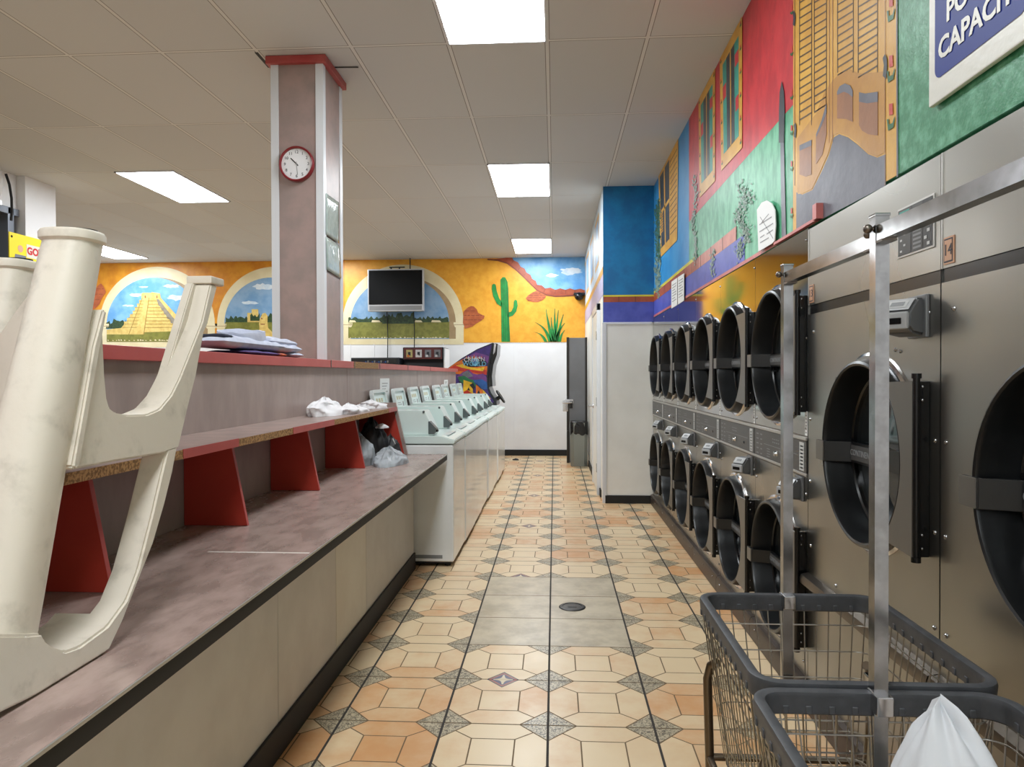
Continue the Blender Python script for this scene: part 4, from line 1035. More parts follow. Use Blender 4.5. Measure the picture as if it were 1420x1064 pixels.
def folded(x0, x1, y0, y1, z0, z1, seed, nx=28, ny=28, edge=.5):
    # soft folded slab with rounded edges and wrinkles
    vs, fs = [], []; sd = Vector((seed, seed * 2.3, 0))
    for s in (1, -1):
        for i in range(nx + 1):
            for j in range(ny + 1):
                u, v = i / nx * 2 - 1, j / ny * 2 - 1
                d = (1 - abs(u) ** 5) ** .5 * (1 - abs(v) ** 5) ** .5
                x = (x0 + x1) / 2 + u * (x1 - x0) / 2 * (1 + .06 * noise.noise(Vector((v * 2, s, 0)) + sd)); y = (y0 + y1) / 2 + v * (y1 - y0) / 2 * (1 + .06 * noise.noise(Vector((u * 2, s, 3)) + sd))
                zz = (z0 + z1) / 2 + s * (z1 - z0) / 2 * d * (1 + .5 * noise.noise(Vector((x * 14, y * 14, s)) + sd) * (s > 0))
                vs.append((x, y, max(zz, z0)))
    N = (nx + 1) * (ny + 1)
    for s in range(2):
        for i in range(nx):
            for j in range(ny):
                a = s * N + i * (ny + 1) + j; q = [a, a + ny + 1, a + ny + 2, a + 1]; fs.append(q if s == 0 else q[::-1])
    return vs, fs
# folded shirts on the wall cap
zc = 1.4475
fc = thing('folded_shirt', 'pale blue folded shirt with open collar on the red wall cap by the pillar', 'shirt', (-1.45, 3.3, zc))
m = MB('cloth_blue'); ya, yb_ = on_x(306, 485, -1.36).y, on_x(416, 490, -1.36).y
yl = yb_ - ya
m.add(*folded(-1.54, -1.345, ya, ya + yl * .74, zc + .024, zc + .074, 3)); m.add(*folded(-1.54, -1.345, ya + yl * .5, yb_, zc + .024, zc + .066, 5))
m.add(*folded(-1.55, -1.36, ya + yl * .58, yb_ - .03, zc + .05, zc + .098, 8)); m.add(*folded(-1.54, -1.345, ya + yl * .86, yb_ + .02, zc + .001, zc + .028, 16)); m.build('body_fabric', fc)
m = MB('cloth_blue'); cyc = ya + yl * .42; n = 44; vs = []; dv_ = Vector((.45, -.89))
for k, (rx, ry, z) in enumerate(((.08, .15, .05), (.088, .165, .085), (.086, .165, .112), (.078, .152, .110), (.068, .135, .075))):
    for i in range(n):
        a = 2 * PI * i / n; w = 1 + .07 * noise.noise(Vector((math.cos(a), math.sin(a), k * .3)))
        x, y = rx * w * math.cos(a), ry * w * math.sin(a)
        vs.append((-1.44 + x, cyc + y, zc + z - (.018 if k > 1 else 0) * (dv_.x * math.cos(a) + dv_.y * math.sin(a)) + .006 * noise.noise(Vector((math.cos(a) * 2, math.sin(a) * 2, 7)))))
m.add(vs, [[k * n + i, k * n + (i + 1) % n, (k + 1) * n + (i + 1) % n, (k + 1) * n + i] for k in range(4) for i in range(n)]); m.build('collar', fc)
m = MB('cloth_navy').add(*folded(-1.50, -1.35, ya + yl * .84, ya + yl * .94, zc + .03, zc + .056, 14)); m.add(*folded(-1.5, -1.36, ya + yl * .05, ya + yl * .13, zc + .06, zc + .082, 15)); m.build('dark_lining', fc)
m = MB('cloth_purple').add(*folded(-1.52, -1.34, ya + yl * .2, ya + yl * .66, zc + .0005, zc + .02, 11)); m.use('cloth_orange').add(*folded(-1.5, -1.339, ya + yl * .67, ya + yl * .74, zc + .0005, zc + .018, 12))
tag(m.build('folded_garment'), 'purple folded garment under the pale blue shirt on the wall cap', 'clothes')
# white clothes on the shelf
m = MB('cloth_white'); ya, yb_ = on_x(452, 575, -1.2).y, on_x(532, 568, -1.2).y
m.add(*heap((-1.26, ya + .17, ZS + .001), .075, .19, .095, 2, 10, amp=.5)); m.add(*heap((-1.2, ya + .42, ZS + .001), .08, .24, .05, 6, 10, amp=.5)); m.add(*heap((-1.22, 4.66, ZS + .001), .08, .12, .055, 9, 10, amp=.55))
tag(m.build('crumpled_laundry'), 'crumpled white laundry lying on the shelf above the counter', 'laundry')
# bags in the last cubby
m = MB('bag_clear').add(*heap((-1.2, 4.31, ZC + .001), .1, .11, .19, 21, 12, amp=.4)); m.use('bag_clear').add(*heap((-1.03, 4.37, ZC + .001), .10, .16, .10, 24, 14, amp=.5)); m.use('cloth_charcoal').add(*heap((-1.22, 4.32, ZC + .003), .07, .08, .16, 23, 8, amp=.3)); m.use('cloth_white').add(*heap((-1.05, 4.34, ZC + .002), .06, .11, .06, 27, 9, amp=.5))
tag(m.build('plastic_bag'), 'clear plastic bag with white and grey contents in the last shelf cubby', 'bag')
m = MB('cloth_black').add(*heap((-1.21, 4.65, ZC + .001), .11, .13, .27, 33, 7, amp=.35)); m.add(*heap((-1.1, 4.72, ZC + .001), .07, .09, .15, 36, 7, amp=.4)); m.use('cloth_white').add(*heap((-1.13, 4.6, ZC + .205), .035, .05, .03, 37, 7, amp=.5)); m.use('mark_light').tube([(-1.045, 4.6, ZC + .1), (-1.05, 4.59, ZC + .12), (-1.06, 4.6, ZC + .135)], .004, 6)
tag(m.build('black_bag'), 'black duffel bag stuffed in the last shelf cubby beside the washers', 'bag')
# ================================================================== UPSIDE-DOWN HIGH CHAIR
hc = thing('high_chair', 'scuffed off-white plastic high chair turned upside down on the counter', 'high chair', (-.95, 1.3, ZC))
XO = -.885
def YZ(px, py, X=XO): p = on_x(px, py, X); return (p.y, p.z)
def loft(mb, secs, n=28, pw=3.2, capa=True, capb=True):
    # secs: (center, half-x, half-y)
    vs = []
    for (c_, hx, hy) in secs:
        for k in range(n):
            a = 2 * PI * k / n; ca, sa = math.cos(a), math.sin(a)
            s_ = (abs(ca) ** pw + abs(sa) ** pw) ** (-1 / pw)
            vs.append((c_[0] + hx * s_ * ca, c_[1] + hy * s_ * sa, c_[2]))
    fs = [[i * n + k, i * n + (k + 1) % n, (i + 1) * n + (k + 1) % n, (i + 1) * n + k] for i in range(len(secs) - 1) for k in range(n)]
    if capa: fs.append(list(range(n))[::-1])
    if capb: fs.append([(len(secs) - 1) * n + k for k in range(n)])
    mb.add(vs, fs)
def leg(c0, c1, hx0, hy0, hx1, hy1, ztop, zbot, flange=.016):
    m = MB('high_chair_plastic'); secs = []
    for i in range(9):
        t_ = i / 8; z = zbot + (ztop - zbot) * t_
        secs.append(((c0[0] + (c1[0] - c0[0]) * t_, c0[1] + (c1[1] - c0[1]) * t_, z), hx0 + (hx1 - hx0) * t_, hy0 + (hy1 - hy0) * t_))
    c_, hx, hy = secs[-1]
    secs[-1] = ((c_[0], c_[1], ztop - .034), hx, hy)
    secs += [((c_[0], c_[1], ztop - .03), hx + .004, hy + .004), ((c_[0], c_[1], ztop - .024), hx + .008, hy + .008), ((c_[0], c_[1], ztop - .006), hx + .009, hy + .009), ((c_[0], c_[1], ztop), hx + .005, hy + .005), ((c_[0], c_[1], ztop - .004), hx * .8, hy * .8)]
    loft(m, secs, pw=2.6); return m
def leg(keys, n=28, pw=2.5):
    # keys: (centre, radius) from the foot down; flange at the foot
    m = MB('high_chair_plastic'); c_, r_ = keys[0]; up = Vector((0, 0, 1))
    secs = [(c_ - up * .006, r_ * .8, r_ * .8), (c_, r_ + .003, r_ + .003), (c_ - up * .005, r_ + .006, r_ + .006), (c_ - up * .017, r_ + .0055, r_ + .0055), (c_ - up * .022, r_, r_)]
    for i in range(len(keys) - 1):
        (a, ra), (e, re_) = keys[i], keys[i + 1]
        for k in range(1, 5): t_ = k / 4; q = a.lerp(e, t_); rr = ra + (re_ - ra) * t_; secs.append((q - up * .022 * (1 - t_) * (i == 0), rr, rr))
    loft(m, secs[::-1], n, pw); return m
XG = XO - .042
K = [(on_x(101, 322, XG), .0475), (on_x(64, 517, XG), .0525), (on_x(30, 680, XG - .012), .058), (on_x(-3, 840, XG - .028), .062)]
q = K[-1][0].copy(); q.z = ZC + .012; q.y -= .03; q.x -= .01; K.append((q, .064))
m = leg(K); m.build('leg', hc)
p2 = on_z(14, 362, 1.607)
m = leg([(Vector((p2.x, p2.y, 1.607)), .046), (Vector((p2.x + .01, p2.y - .06, 1.35)), .052), (Vector((p2.x + .02, p2.y - .1, 1.16)), .056)]); m.build('leg', hc)
for c_ in (K[0][0], Vector((p2.x, p2.y, 1.607))):
    MB('rubber').lathe([(.026, -.004), (.026, .006), (.001, .008)], c_ + Vector((.012, .012, .0)), (0, 0, 1), 20).build('foot_plug', hc)
# side frame: upper piece with U cut-out and far leg
def side(X0, X1, up):
    m = MB('high_chair_plastic')
    pts = [YZ(*p) for p in up]
    m.prism([(y, z) for y, z in pts], 'x', X0, X1, .004); return m
up = [(293, 394), (302, 397), (288, 451), (283, 462), (272, 523), (262, 562), (248, 622), (226, 629), (160, 640), (100, 652), (90, 640), (108, 520), (134, 430), (142, 430), (146, 520), (149, 552), (153, 566), (162, 573), (178, 575.5), (205, 574.5), (222, 567), (238, 548), (250, 524), (270, 474), (281, 446)]
m = side(XO - .062, XO, up)
m.prism([YZ(*p) for p in ((136, 428), (141, 433), (125, 520), (103, 645), (98, 652), (92, 648), (108, 560), (122, 480))], 'x', XO - .02, XO + .012, .004)
# inside faces are cleaner plastic
m.build('seat_side', hc)
y_f, z_f = YZ(297, 392)
m = MB('high_chair_plastic').box(XO - .064, XO + .004, y_f - .022, y_f + .05, 1.59, 1.61, .004)
m.prism([(y_f - .03, 1.59), (y_f + .02, 1.59), (YZ(272, 523)[0] - .01, YZ(272, 523)[1]), (YZ(252, 523)[0], YZ(252, 523)[1])], 'x', XO - .063, XO - .04, .003)
m.build('leg', hc)
low = [(247, 618), (240, 655), (229, 700), (213, 755), (192, 808), (171, 862), (152, 904), (140, 913), (100, 938), (50, 968), (0, 990), (-60, 1016), (-60, 880), (40, 880), (60, 878), (64, 889), (75, 898), (92, 903), (112, 896), (150, 868), (176, 832), (192, 790), (212, 712), (224, 660), (233, 622)]
m = MB('high_chair_plastic')
CZ_ = lambda q: (q[0], max(q[1], ZC + .002))
m.prism([CZ_(YZ(*p)) for p in low], 'x', XO - .06, XO, .005)
low2 = [(171, 862), (152, 904), (140, 913), (100, 938), (50, 968), (0, 990), (-60, 1016), (-60, 880), (40, 880), (60, 878), (64, 889), (75, 898), (92, 903), (112, 896), (150, 868), (164, 850)]
m.prism([CZ_(YZ(*p)) for p in low2], 'x', XO - .135, XO - .05, .005); m.build('arm_rail', hc)
# cross members towards the other side of the chair
m = MB('high_chair_plastic')
m.prism([(1.26, 1.185), (1.60, 1.185), (1.57, 1.22), (1.29, 1.22)], 'x', XO - .40, XO - .063, .004); m.build('seat_panel', hc)
m = MB('high_chair_plastic')
q = [on_x(40, 408, XO - .085), on_x(22, 432, XO - .12), on_x(4, 458, XO - .16), on_x(-20, 485, XO - .22), Vector((p2.x, p2.y - .1, 1.4))]
vs = []
for x, y, z in q: vs += [(x, y, z), (x, y, 1.165), (x, y + .012, 1.165), (x, y + .012, z)]
m.add(vs, [[4 * i + a, 4 * i + b, 4 * i + 4 + b, 4 * i + 4 + a] for i in range(4) for a, b in ((0, 1), (1, 2), (2, 3), (3, 0))]); m.build('front_apron', hc)
m = MB('high_chair_plastic'); m.prism([(XO - .02, 1.06), (XO - .09, .99), (-1.07, 1.03), (-1.07, 1.09), (XO - .09, 1.06)], 'z', ZC + .001, ZC + .1, .006); m.build('back_rail', hc)
# ================================================================== LAUNDRY CARTS
ZR = .72
def make_cart():
    t = thing('laundry_cart', '', 'laundry cart', (0, 0, 0), 'wire laundry carts with hanging rail', world=False)
    HW, HL, zb = .236, .29, .30   # half width / length at rim, basket bottom height
    bw, bl = .185, .235
    def rim_path(w, l, z, r=.05, n=6):
        P = []
        for (cx, cy_, a0) in ((w - r, l - r, 0), (-w + r, l - r, PI / 2), (-w + r, -l + r, PI), (w - r, -l + r, 1.5 * PI)):
            P += [(cx + r * math.cos(a0 + PI / 2 * i / n), cy_ + r * math.sin(a0 + PI / 2 * i / n), z) for i in range(n + 1)]
        return P
    m = MB('cart_rim'); path = rim_path(HW, HL, ZR); N = len(path)
    prof = [(.012, .004), (.010, .012), (0, .015), (-.010, .012), (-.012, .004), (-.009, -.03), (-.004, -.034), (.004, -.034), (.009, -.03)]
    vs = []
    for i in range(N):
        a, b_ = Vector(path[i - 1]), Vector(path[(i + 1) % N]); tg = (b_ - a).normalized(); nn = Vector((tg.y, -tg.x, 0))
        for (o, z) in prof: vs.append(Vector(path[i]) + nn * o + Vector((0, 0, z)))
    k = len(prof); m.add(vs, [[i * k + j, i * k + (j + 1) % k, ((i + 1) % N) * k + (j + 1) % k, ((i + 1) % N) * k + j] for i in range(N) for j in range(k)])
    # moulded clip bumps along the skirt
    def along(w, l, frac): pass
    pts = []
    for s in (-1, 1):
        for q in range(9): pts.append((-HW + .06 + q * (2 * HW - .12) / 8, s * HL, 0))
        for q in range(11): pts.append((s * HW, -HL + .06 + q * (2 * HL - .12) / 10, 1))
    for x, y, ax in pts:
        for s in (-1, 1):
            if ax == 0: m.box(x - .006, x + .006, y + s * .0105 - .002, y + s * .0105 + .002, ZR - .03, ZR - .014, .0015, 1)
            else: m.box(x + s * .0105 - .002, x + s * .0105 + .002, y - .006, y + .006, ZR - .03, ZR - .014, .0015, 1)
    m.build('plastic_rim', t)
    m = MB('wire'); wr = .0019
    def lv(z):
        f_ = (z - zb) / (ZR - zb); return bw + (HW - bw) * f_, bl + (HL - bl) * f_
    for z in (zb, zb + .07, zb + .14, zb + .21, zb + .28, zb + .35):
        w, l = lv(z); m.tube(rim_path(w, l, z, .04, 4), wr if z > zb else .003, 5, closed=True)
    nx, ny = 13, 16
    for i in range(nx + 1):
        u = -1 + 2 * i / nx; u *= .93
        m.tube([(u * HW, -HL, ZR - .02), (u * bw, -bl, zb), (u * bw, bl, zb), (u * HW, HL, ZR - .02)], wr, 5)
    for i in range(ny + 1):
        u = (-1 + 2 * i / ny) * .95
        m.tube([(-HW, u * HL, ZR - .02), (-bw, u * bl, zb), (bw, u * bl, zb), (HW, u * HL, ZR - .02)], wr, 5)
    m.build('wire_basket', t)
    m = MB('bronze_tube'); r = .0125
    for s in (-1, 1):
        m.tube([(s * .19, -.24, .12), (s * .215, -.26, .2), (s * .222, -.265, .5), (s * .215, -.255, .54), (s * .2, -.24, .555)], r, 10)
        m.tube([(s * .19, .24, .12), (s * .215, .26, .2), (s * .222, .265, .5), (s * .215, .255, .54), (s * .2, .24, .555)], r, 10)
        m.tube([(s * .217, -.262, .28), (s * .217, .262, .28)], r * .8, 10)
        m.tube([(s * .19, -.24, .12), (s * .19, .24, .12)], r, 10)
    for s in (-1, 1): m.tube([(-.217, s * .262, .28), (.217, s * .262, .28)], r * .8, 10); m.tube([(-.19, s * .24, .12), (.19, s * .24, .12)], r, 10)
    m.build('base_frame', t)
    for sx in (-1, 1):
        for sy in (-1, 1):
            x, y = sx * .19, sy * .24
            m = MB('zinc').box(x - .02, x + .02, y - .02, y + .02, .104, .112).box(x - .018, x - .014, y - .03, y + .012, .045, .106, .001).box(x + .014, x + .018, y - .03, y + .012, .045, .106, .001)
            c = m.build('caster', t)
            MB('rubber').lathe([(.012, -.011), (.046, -.011), (.049, -.007), (.049, .007), (.046, .011), (.012, .011)], (x, y - .012, .05), (1, 0, 0), 24, closed=True).build('wheel', c)
    pm_ = {}
    for s in (1, -1):
        m = MB('zinc'); y = s * (HL - .008)
        m.box(-.013, .013, y - .013, y + .013, zb + .16, 1.655)
        m.use('chrome').box(-.016, .016, y - s * .03 - .002, y + .016, ZR - .02, ZR + .018, .003) if s > 0 else m.use('chrome').box(-.016, .016, y - .016, y + .034, ZR - .02, ZR + .018, .003)
        m.use('zinc').box(-.0145, .0145, y - .0145, y + .0145, 1.652, 1.658, .001)
        m.use('steel_strip').ball((-.022, y, 1.63), .009, n=10); m.cyl((-.022, y, 1.63), (.016, y, 1.63), .004, n=8)
        m.build('post', t)
    m = MB('zinc').box(-.012, .012, -HL + .022, HL - .022, 1.604, 1.634)
    m.use('steel_strip')
    for s in (-1, 1): m.box(-.014, .014, s * (HL - .036) - .014, s * (HL - .036) + .014, 1.6, 1.604)
    m.build('hanging_rail', t)
    return t
c1 = make_cart(); c1.location = (.648, 1.745, 0); c1['label'] = 'empty wire laundry cart with hanging rail, the farther of the two beside the dryers'
c2 = copy_tree(c1); c2.location = (.624, 1.126, 0); c2['label'] = 'wire laundry cart with hanging rail nearest the camera, holding a white plastic bag'
# white bag in the near cart
vs, fs = heap((.645, 1.09, .306), .19, .2, .555, 41, 9, nu=96, nv=40, amp=.14, power=.95, peak=.6, fine=.012)
pk = on_y(1304, 958, 1.08)
for i, v in enumerate(vs):
    f_ = max(0, (v[2] - .306) / .555); f_ = min(1, f_)
    x, y = v[0] + (pk.x - .645) * f_, v[1] + (1.08 - 1.09) * f_
    lim = .168 + .05 * f_; x = max(.624 - lim, min(.624 + lim, x)); y = max(1.126 - .215, min(1.126 + .215, y))
    vs[i] = (x, y, max(.306, v[2]))
m = MB('bag_white').add(vs, fs)
tag(m.build('plastic_bag'), 'full white plastic bag standing in the nearer laundry cart', 'bag')
# ================================================================== BACK OF THE ROOM
tv = thing('wall_television', 'black flat television with silver bezel hung in front of the painted arch', 'television', (-2.65, 11.8, 2.4))
a, e = on_y(509.5, 373.5, 11.72), on_y(587.5, 431.5, 11.72)
x0, x1, z0, z1 = a.x, e.x, e.z, a.z; hb = (z1 - z0) * .16
m = MB('tv_silver').box(x0, x1, 11.72, 11.82, z0, z1, .012); m.use('rubber').box(x0 + .06, x1 - .06, 11.8, 11.88, z0 + .06, z1 - .06, .01)
m.use('mark_grey').box(x0 + .03, x1 - .03, 11.716, 11.722, z0 + .02, z0 + hb - .02, .001); m.build('housing', tv)
m = MB('tv_screen').box(x0 + .022, x1 - .022, 11.712, 11.722, z0 + hb, z1 - .022, .002); m.build('screen', tv)
m = MB('rubber').box(-2.75, -2.5, 11.86, YB - .04, z0 + .3, z1 - .1, .004).box(-2.74, -2.72, 11.78, 11.8, z1, z1 + .035).box(-2.6, -2.58, 11.78, 11.8, z1, z1 + .035).box(-2.76, -2.5, 11.775, 11.805, z1 + .03, z1 + .045); m.build('wall_mount', tv)
for (px, lab, y1_, y2_) in ((537, 'thin black cable hanging below the television toward the low game cabinet', 432, 498), (574, 'thin black cable hanging below the television toward the picture cabinet', 432, 486)):
    p, q = on_y(px, y1_, 11.93), on_y(px, y2_, 11.93)
    tag(MB('rubber').tube([(p.x, 11.9, p.z + .05), (p.x + .01, 11.925, (p.z + q.z) / 2), (q.x, 11.93, q.z - .3)], .008, 6).build('power_cord'), lab, 'cord')
p = on_y(569, 365, 11.9); tag(MB('rubber').tube([(p.x, 11.88, CEIL), (p.x, 11.88, z1 - .04)], .01, 6).build('power_cord'), 'short black cable from the ceiling to the television', 'cord')
# cabinet with four pictures
gc = thing('game_cabinet', 'black game cabinet with a red header showing four small pictures', 'arcade game', (-2.5, 11.2, 0))
def gx(px): return on_y(px, 490, 11.0).x
def gz(py): return on_y(590, py, 11.0).z
m = MB('a_dark'); xa, xb = gx(557.5), gx(614)
m.prism([(11.0, 0), (11.0, 1.15), (11.12, gz(503)), (11.06, gz(498)), (11.06, gz(481.5)), (11.6, gz(481.5)), (11.6, 0)], 'x', xa, xb, .006)
m.build('cabinet_body', gc)
m = MB('a_maroon').box(xa + .02, xb - .02, 11.04, 11.06, gz(498), gz(482.5), .003)
for k, c_ in enumerate(('a_pic', 'a_white', 'a_grey', 'a_grey')):
    u = xa + (xb - xa) * (.09 + .23 * k); w = (xb - xa) * .155
    m.use(c_).box(u, u + w, 11.036, 11.041, gz(495.5), gz(485)); m.use('a_dark').box(u + w * .3, u + w * .7, 11.034, 11.0365, gz(493), gz(488)); m.use('a_orange' if k == 0 else 'a_white').box(u + w * .15, u + w * .5, 11.0335, 11.036, gz(495), gz(492))
m.build('picture_header', gc)
m = MB('wall_white').prism([(11.08, 0), (11.08, gz(500)), (11.12, gz(483)), (11.58, gz(483)), (11.58, 0)], 'x', xb + .001, xb + .02); s_ = m.build('side_panel', gc); s_['label'] = 'pale side panel'
g2 = thing('game_cabinet', 'low wide black game machine behind the partition, next to the picture cabinet', 'arcade game', (-3.2, 11.2, 0))
m = MB('a_dark').box(gx(489), gx(556), 10.9, 11.6, 0, gz(496), .01)
m.build('cabinet_body', g2)
m = MB('control_black').box(gx(491), gx(552), 10.89, 10.905, gz(504), gz(497), .002); rnd = random.Random(3)
for k in range(12):
    x = gx(506 + k * 3); m.use(('a_purple', 'a_blue', 'mark_grey')[k % 3]).box(x, x + .02, 10.887, 10.892, gz(503), gz(502 - (k % 3)))
m.build('display_strip', g2)
# arcade racing cabinet, side art towards us
ar = thing('arcade_cabinet', 'colourful arcade racing cabinet with sunset side art at the end of the washers', 'arcade game', (-1.3, 10.6, 0))
YA = 10.42
def ax_(px, py): p = on_y(px, py, YA); return (p.x, p.z)
outl = [(615, 515), (640, 497), (662, 484), (683, 475.5), (685, 476), (682, 490), (679, 505), (677, 520), (677, 535), (681, 545), (688, 556), (689, 562), (681, 567), (677, 590), (677, 636), (632, 636), (632, 560)]
PA = [ax_(*p) for p in outl]; PA = [(x, max(z, .02)) for x, z in PA]
m = MB('a_dark').prism(PA, 'y', YA, YA + .62, .006); m.build('cabinet_body', ar)
m = MB('a_purple')
def ap(mn, pts, l): m.use(mn).poly([(lambda q: (q[0], YA - .0015 - .001 * l, q[1]))(ax_(*p)) for p in pts])
ap('a_purple', [(617, 514.5), (641, 497.5), (662, 485.5), (682, 477.5), (679, 492), (676, 506), (674.5, 520), (674.5, 535), (678, 546), (685, 557), (678, 565), (660, 566), (637, 562)], 0)
ap('a_orange', [(617, 514.5), (632, 503), (643, 498), (655, 503), (668, 508), (676, 508), (675, 518), (655, 520), (634, 519)], 1)
ap('a_violet', [(648, 495), (660, 489), (672, 492), (678, 494), (677, 503), (664, 504), (654, 501)], 1)
ap('a_red', [(620, 512), (634, 505), (648, 510), (662, 514), (675, 513), (675, 520), (655, 517), (640, 515)], 2)
ap('a_yellow', [(632, 507), (642, 505), (650, 509), (662, 511), (672, 509), (670, 515), (655, 513), (640, 510)], 3)
ap('a_violet', [(634, 522), (642, 516), (650, 513), (656, 518), (664, 520), (670, 518), (675, 524), (675, 532), (650, 530), (638, 530)], 3)
ap('a_grey', [(640, 519), (648, 514), (652, 517), (656, 522), (648, 524)], 4)
ap('a_green', [(635, 523), (643, 521), (652, 526), (662, 528), (675, 534), (674, 540), (656, 536), (643, 533), (637, 528)], 4)
ap('a_blue', [(656, 527), (668, 526), (675, 530), (676, 540), (668, 540), (660, 534)], 5)
ap('a_yellow', [(642, 546), (643, 527), (655, 531), (656, 545), (668, 548), (659, 531), (672, 543), (680, 552), (683, 557), (660, 552), (645, 552)], 5)
ap('a_dark', [(651, 534), (656, 531), (659, 537), (657, 541)], 6); ap('a_orange', [(660, 533), (670, 542), (669, 551), (660, 549)], 6); ap('a_dark', [(662, 545), (664, 541), (666, 546), (665, 551)], 7); ap('a_dark', [(648, 541), (650, 537), (652, 542)], 7)
ap('a_red', [(640, 545), (648, 541), (656, 547), (652, 553), (642, 552)], 7); ap('a_purple', [(668, 551), (680, 553), (685, 557), (678, 565), (664, 564)], 6); ap('a_dark', [(636, 528), (641, 531), (642, 545), (639, 544)], 6)
ap('a_dark', [(641, 500), (646, 497), (655, 495), (668, 498), (675, 502), (673, 506), (662, 509), (650, 509), (643, 506)], 7)
ap('a_cyan', [(653, 499), (658, 496.5), (663, 498), (664, 504), (660, 508), (655, 507)], 8); ap('a_blue', [(654, 500), (660, 498), (661, 503), (657, 506)], 9)
for k in range(9): x = 646 + k * 2.6; ap('a_white' if k % 2 else 'a_orange', [(x, 497.5), (x + 1.2, 493.5 - (k == 4) * 2), (x + 2.2, 497.5)], 8)
def atext(s_, px, py, size, mn, ang):
    q = ax_(px, py); m.use(mn).text(s_, size, frame4((q[0], YA - .013, q[1]), (math.cos(ang), 0, math.sin(ang)), (-math.sin(ang), 0, math.cos(ang)), (0, -1, 0)))
atext("CRUIS'N", 658, 499, .085, 'a_white', .02); atext('WORLD', 658, 505, .095, 'a_cyan', -.02)
m.build('side_art', ar)
m = MB('black_satin'); P = [ax_(*p) for p in ((686.5, 476), (690, 477), (689, 492), (684, 506), (682, 522), (683, 536), (679.5, 536), (678.5, 520), (680.5, 505), (683.5, 490))]
m.prism(P, 'y', YA + .01, YA + .6, .003); m.use('a_white').prism([ax_(*p) for p in ((685.3, 477), (688, 477.5), (686.5, 488), (683.8, 492))], 'y', YA - .003, YA + .01); m.build('screen_bezel', ar)
q = ax_(692, 551); m = MB('black_plastic'); d_ = Vector((-.72, 0, .69)); c_ = Vector((q[0], YA + .3, q[1]))
u = Vector((.55, 0, -.83)).normalized(); nn = Vector((.83, 0, .55)).normalized(); R_ = .1
m.tube([c_ + (u * math.cos(2 * PI * i / 28) + Vector((0, 1, 0)) * math.sin(2 * PI * i / 28)) * R_ for i in range(28)], .016, 8, closed=True)
for a in (0, 2.1, 4.2): m.tube([c_, c_ + (u * math.cos(a) + Vector((0, 1, 0)) * math.sin(a)) * R_], .012, 6)
m.cyl(c_, c_ - nn * .14, .03, n=12); m.build('steering_wheel', ar)
# steel door standing open, bin and camera
sd = thing('steel_door', 'grey steel door standing open behind the trash bin', 'door', (XC, 10.86, 0))
yd = 10.95; xa = on_y(786, 640, yd).x
m = MB('steel_door').box(xa + .03, XC - .045, yd, yd + .045, .01, on_y(800, 468.5, yd).z, .003); m.build('door_leaf', sd)
m = MB('steel_door_edge').box(xa, xa + .04, yd - .012, yd + .055, .005, on_y(800, 468, yd).z + .004, .003)
for z in (.1, .5, .9, 1.3, 1.8): m.use('zinc').ball((xa + .01, yd - .012, z), .006, n=8)
m.build('edge_channel', sd)
zh = on_y(790, 558, yd).z
m = MB('chrome').box(xa - .03, xa + .1, yd - .06, yd - .012, zh - .02, zh + .05, .006).cyl((xa + .06, yd - .06, zh), (xa + .06, yd - .12, zh), .012, n=10).box(xa - .07, xa + .08, yd - .125, yd - .105, zh - .012, zh + .012, .004).box(xa - .06, xa + .02, yd - .02, yd + .06, zh - .14, zh + .03, .004)
m.use('black_satin').box(xa + .045, xa + .09, yd - .064, yd - .06, zh - .09, zh + .02); m.build('lever_handle', sd)
m = MB('steel_door_edge').box(XC - .046, XC - .012, yd - .005, yd + .05, .005, on_y(800, 468, yd).z, .003); m.build('hinge_side', sd)
tb_ = thing('trash_bin', 'grey plastic trash bin lined with a black bag in front of the steel door', 'trash bin', (.36, 10.6, 0))
xb0, xb1 = on_z(790, 645, 0).x, XC - .02; cxx = (xb0 + xb1) / 2; hw = (xb1 - xb0) / 2; zt_ = on_y(803, 586, 10.62).z
m = MB('bin_grey'); oct_ = lambda r, z: [(cxx + r * sx, 10.64 + r * sy, z) for sx, sy in ((-1, .6), (-1, -.6), (-.6, -1), (.6, -1), (1, -.6), (1, .6), (.6, 1), (-.6, 1))]
A_, B_ = oct_(hw * .9, .002), oct_(hw, zt_); m.add(A_ + B_ + oct_(hw * .96, zt_) + oct_(hw * .87, .02), [[i, (i + 1) % 8, 8 + (i + 1) % 8, 8 + i] for i in range(8)] + [[8 + i, 8 + (i + 1) % 8, 16 + (i + 1) % 8, 16 + i] for i in range(8)] + [[16 + i, 16 + (i + 1) % 8, 24 + (i + 1) % 8, 24 + i] for i in range(8)] + [list(range(8))[::-1], [24 + i for i in range(8)]])
m.build('bin_body', tb_, angle=20)
m = MB('bin_bag'); n = 40; vs = []
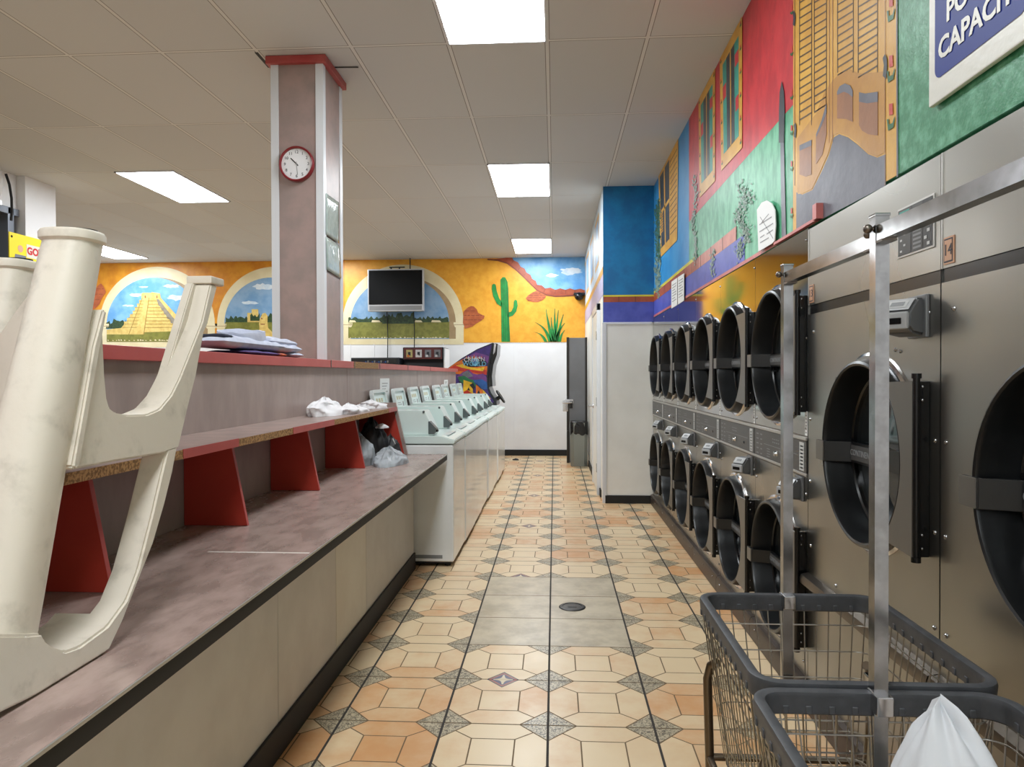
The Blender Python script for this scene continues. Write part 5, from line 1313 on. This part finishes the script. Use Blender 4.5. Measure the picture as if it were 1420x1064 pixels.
for k, (r, dz) in enumerate(((1.05, -.17), (1.06, -.06), (1.04, .012), (.99, .018), (.93, -.02), (.85, -.12))):
    for i in range(n):
        a = 2 * PI * i / n; s_ = (abs(math.cos(a)) ** 4 + abs(math.sin(a)) ** 4) ** -.25
        w = 1 + .03 * noise.noise(Vector((math.cos(a) * 3, math.sin(a) * 3, k * .6)))
        vs.append((cxx + hw * r * s_ * w * math.cos(a) * .96, 10.64 + hw * r * s_ * w * math.sin(a) * .96, zt_ + dz + (.05 * noise.noise(Vector((math.cos(a) * 2.5, math.sin(a) * 2.5, 4))) if k == 0 else 0)))
m.add(vs, [[k * n + i, k * n + (i + 1) % n, (k + 1) * n + (i + 1) % n, (k + 1) * n + i] for k in range(5) for i in range(n)]); m.build('bin_liner', tb_)
sc_ = thing('security_camera', 'small black security camera in the back corner under the painted roof tiles', 'camera', (.4, YB, 2.7))
p = on_y(803, 413, YB - .08)
m = MB('black_plastic').box(p.x - .09, XC - .004, YB - .1, YB - .022, p.z + .04, p.z + .085, .008); m.build('mount', sc_)
m = MB('black_satin').ball((p.x, YB - .09, p.z + .02), .075, .07, .07, n=18); m.build('dome', sc_)
# floor drain
dr = thing('floor_drain', 'round dark metal drain cover in the plain grey floor tiles', 'drain', (.1, 4.138, 0))
m = MB('drain_metal').lathe([(.001, .004), (.05, .004), (.052, .003), (.056, .003), (.058, .005), (.072, .005), (.078, .001)], (.1, 4.138, .0), (0, 0, 1), 40); m.build('cover', dr)
m = MB('drain_dark').box(.075, .125, 4.12, 4.132, .0042, .0048); m.build('slot', dr)
m = MB('drain_dark')
# small litter by the washers
m.add(*heap((-.62, 11.3, .001), .05, .04, .03, 51, 6, 16, 5, amp=.3)); tag(m.build('lint_scrap'), 'small dark scrap on the floor by the far end of the washers', 'litter')
# ================================================================== WORLD / VIEW
w = bpy.data.worlds.new('world'); SC.world = w; w.use_nodes = True
w.node_tree.nodes['Background'].inputs[0].default_value = (.02, .025, .035, 1)
SC.view_settings.view_transform = 'Standard'; SC.view_settings.look = 'None'; SC.view_settings.gamma = 1; SC.view_settings.exposure = 0.5
SC.view_settings.use_curve_mapping = False
SC.cycles.max_bounces = 10; SC.cycles.diffuse_bounces = 5; SC.cycles.glossy_bounces = 5; SC.cycles.transmission_bounces = 8
SC.cycles.sample_clamp_indirect = 6; SC.cycles.use_denoising = True
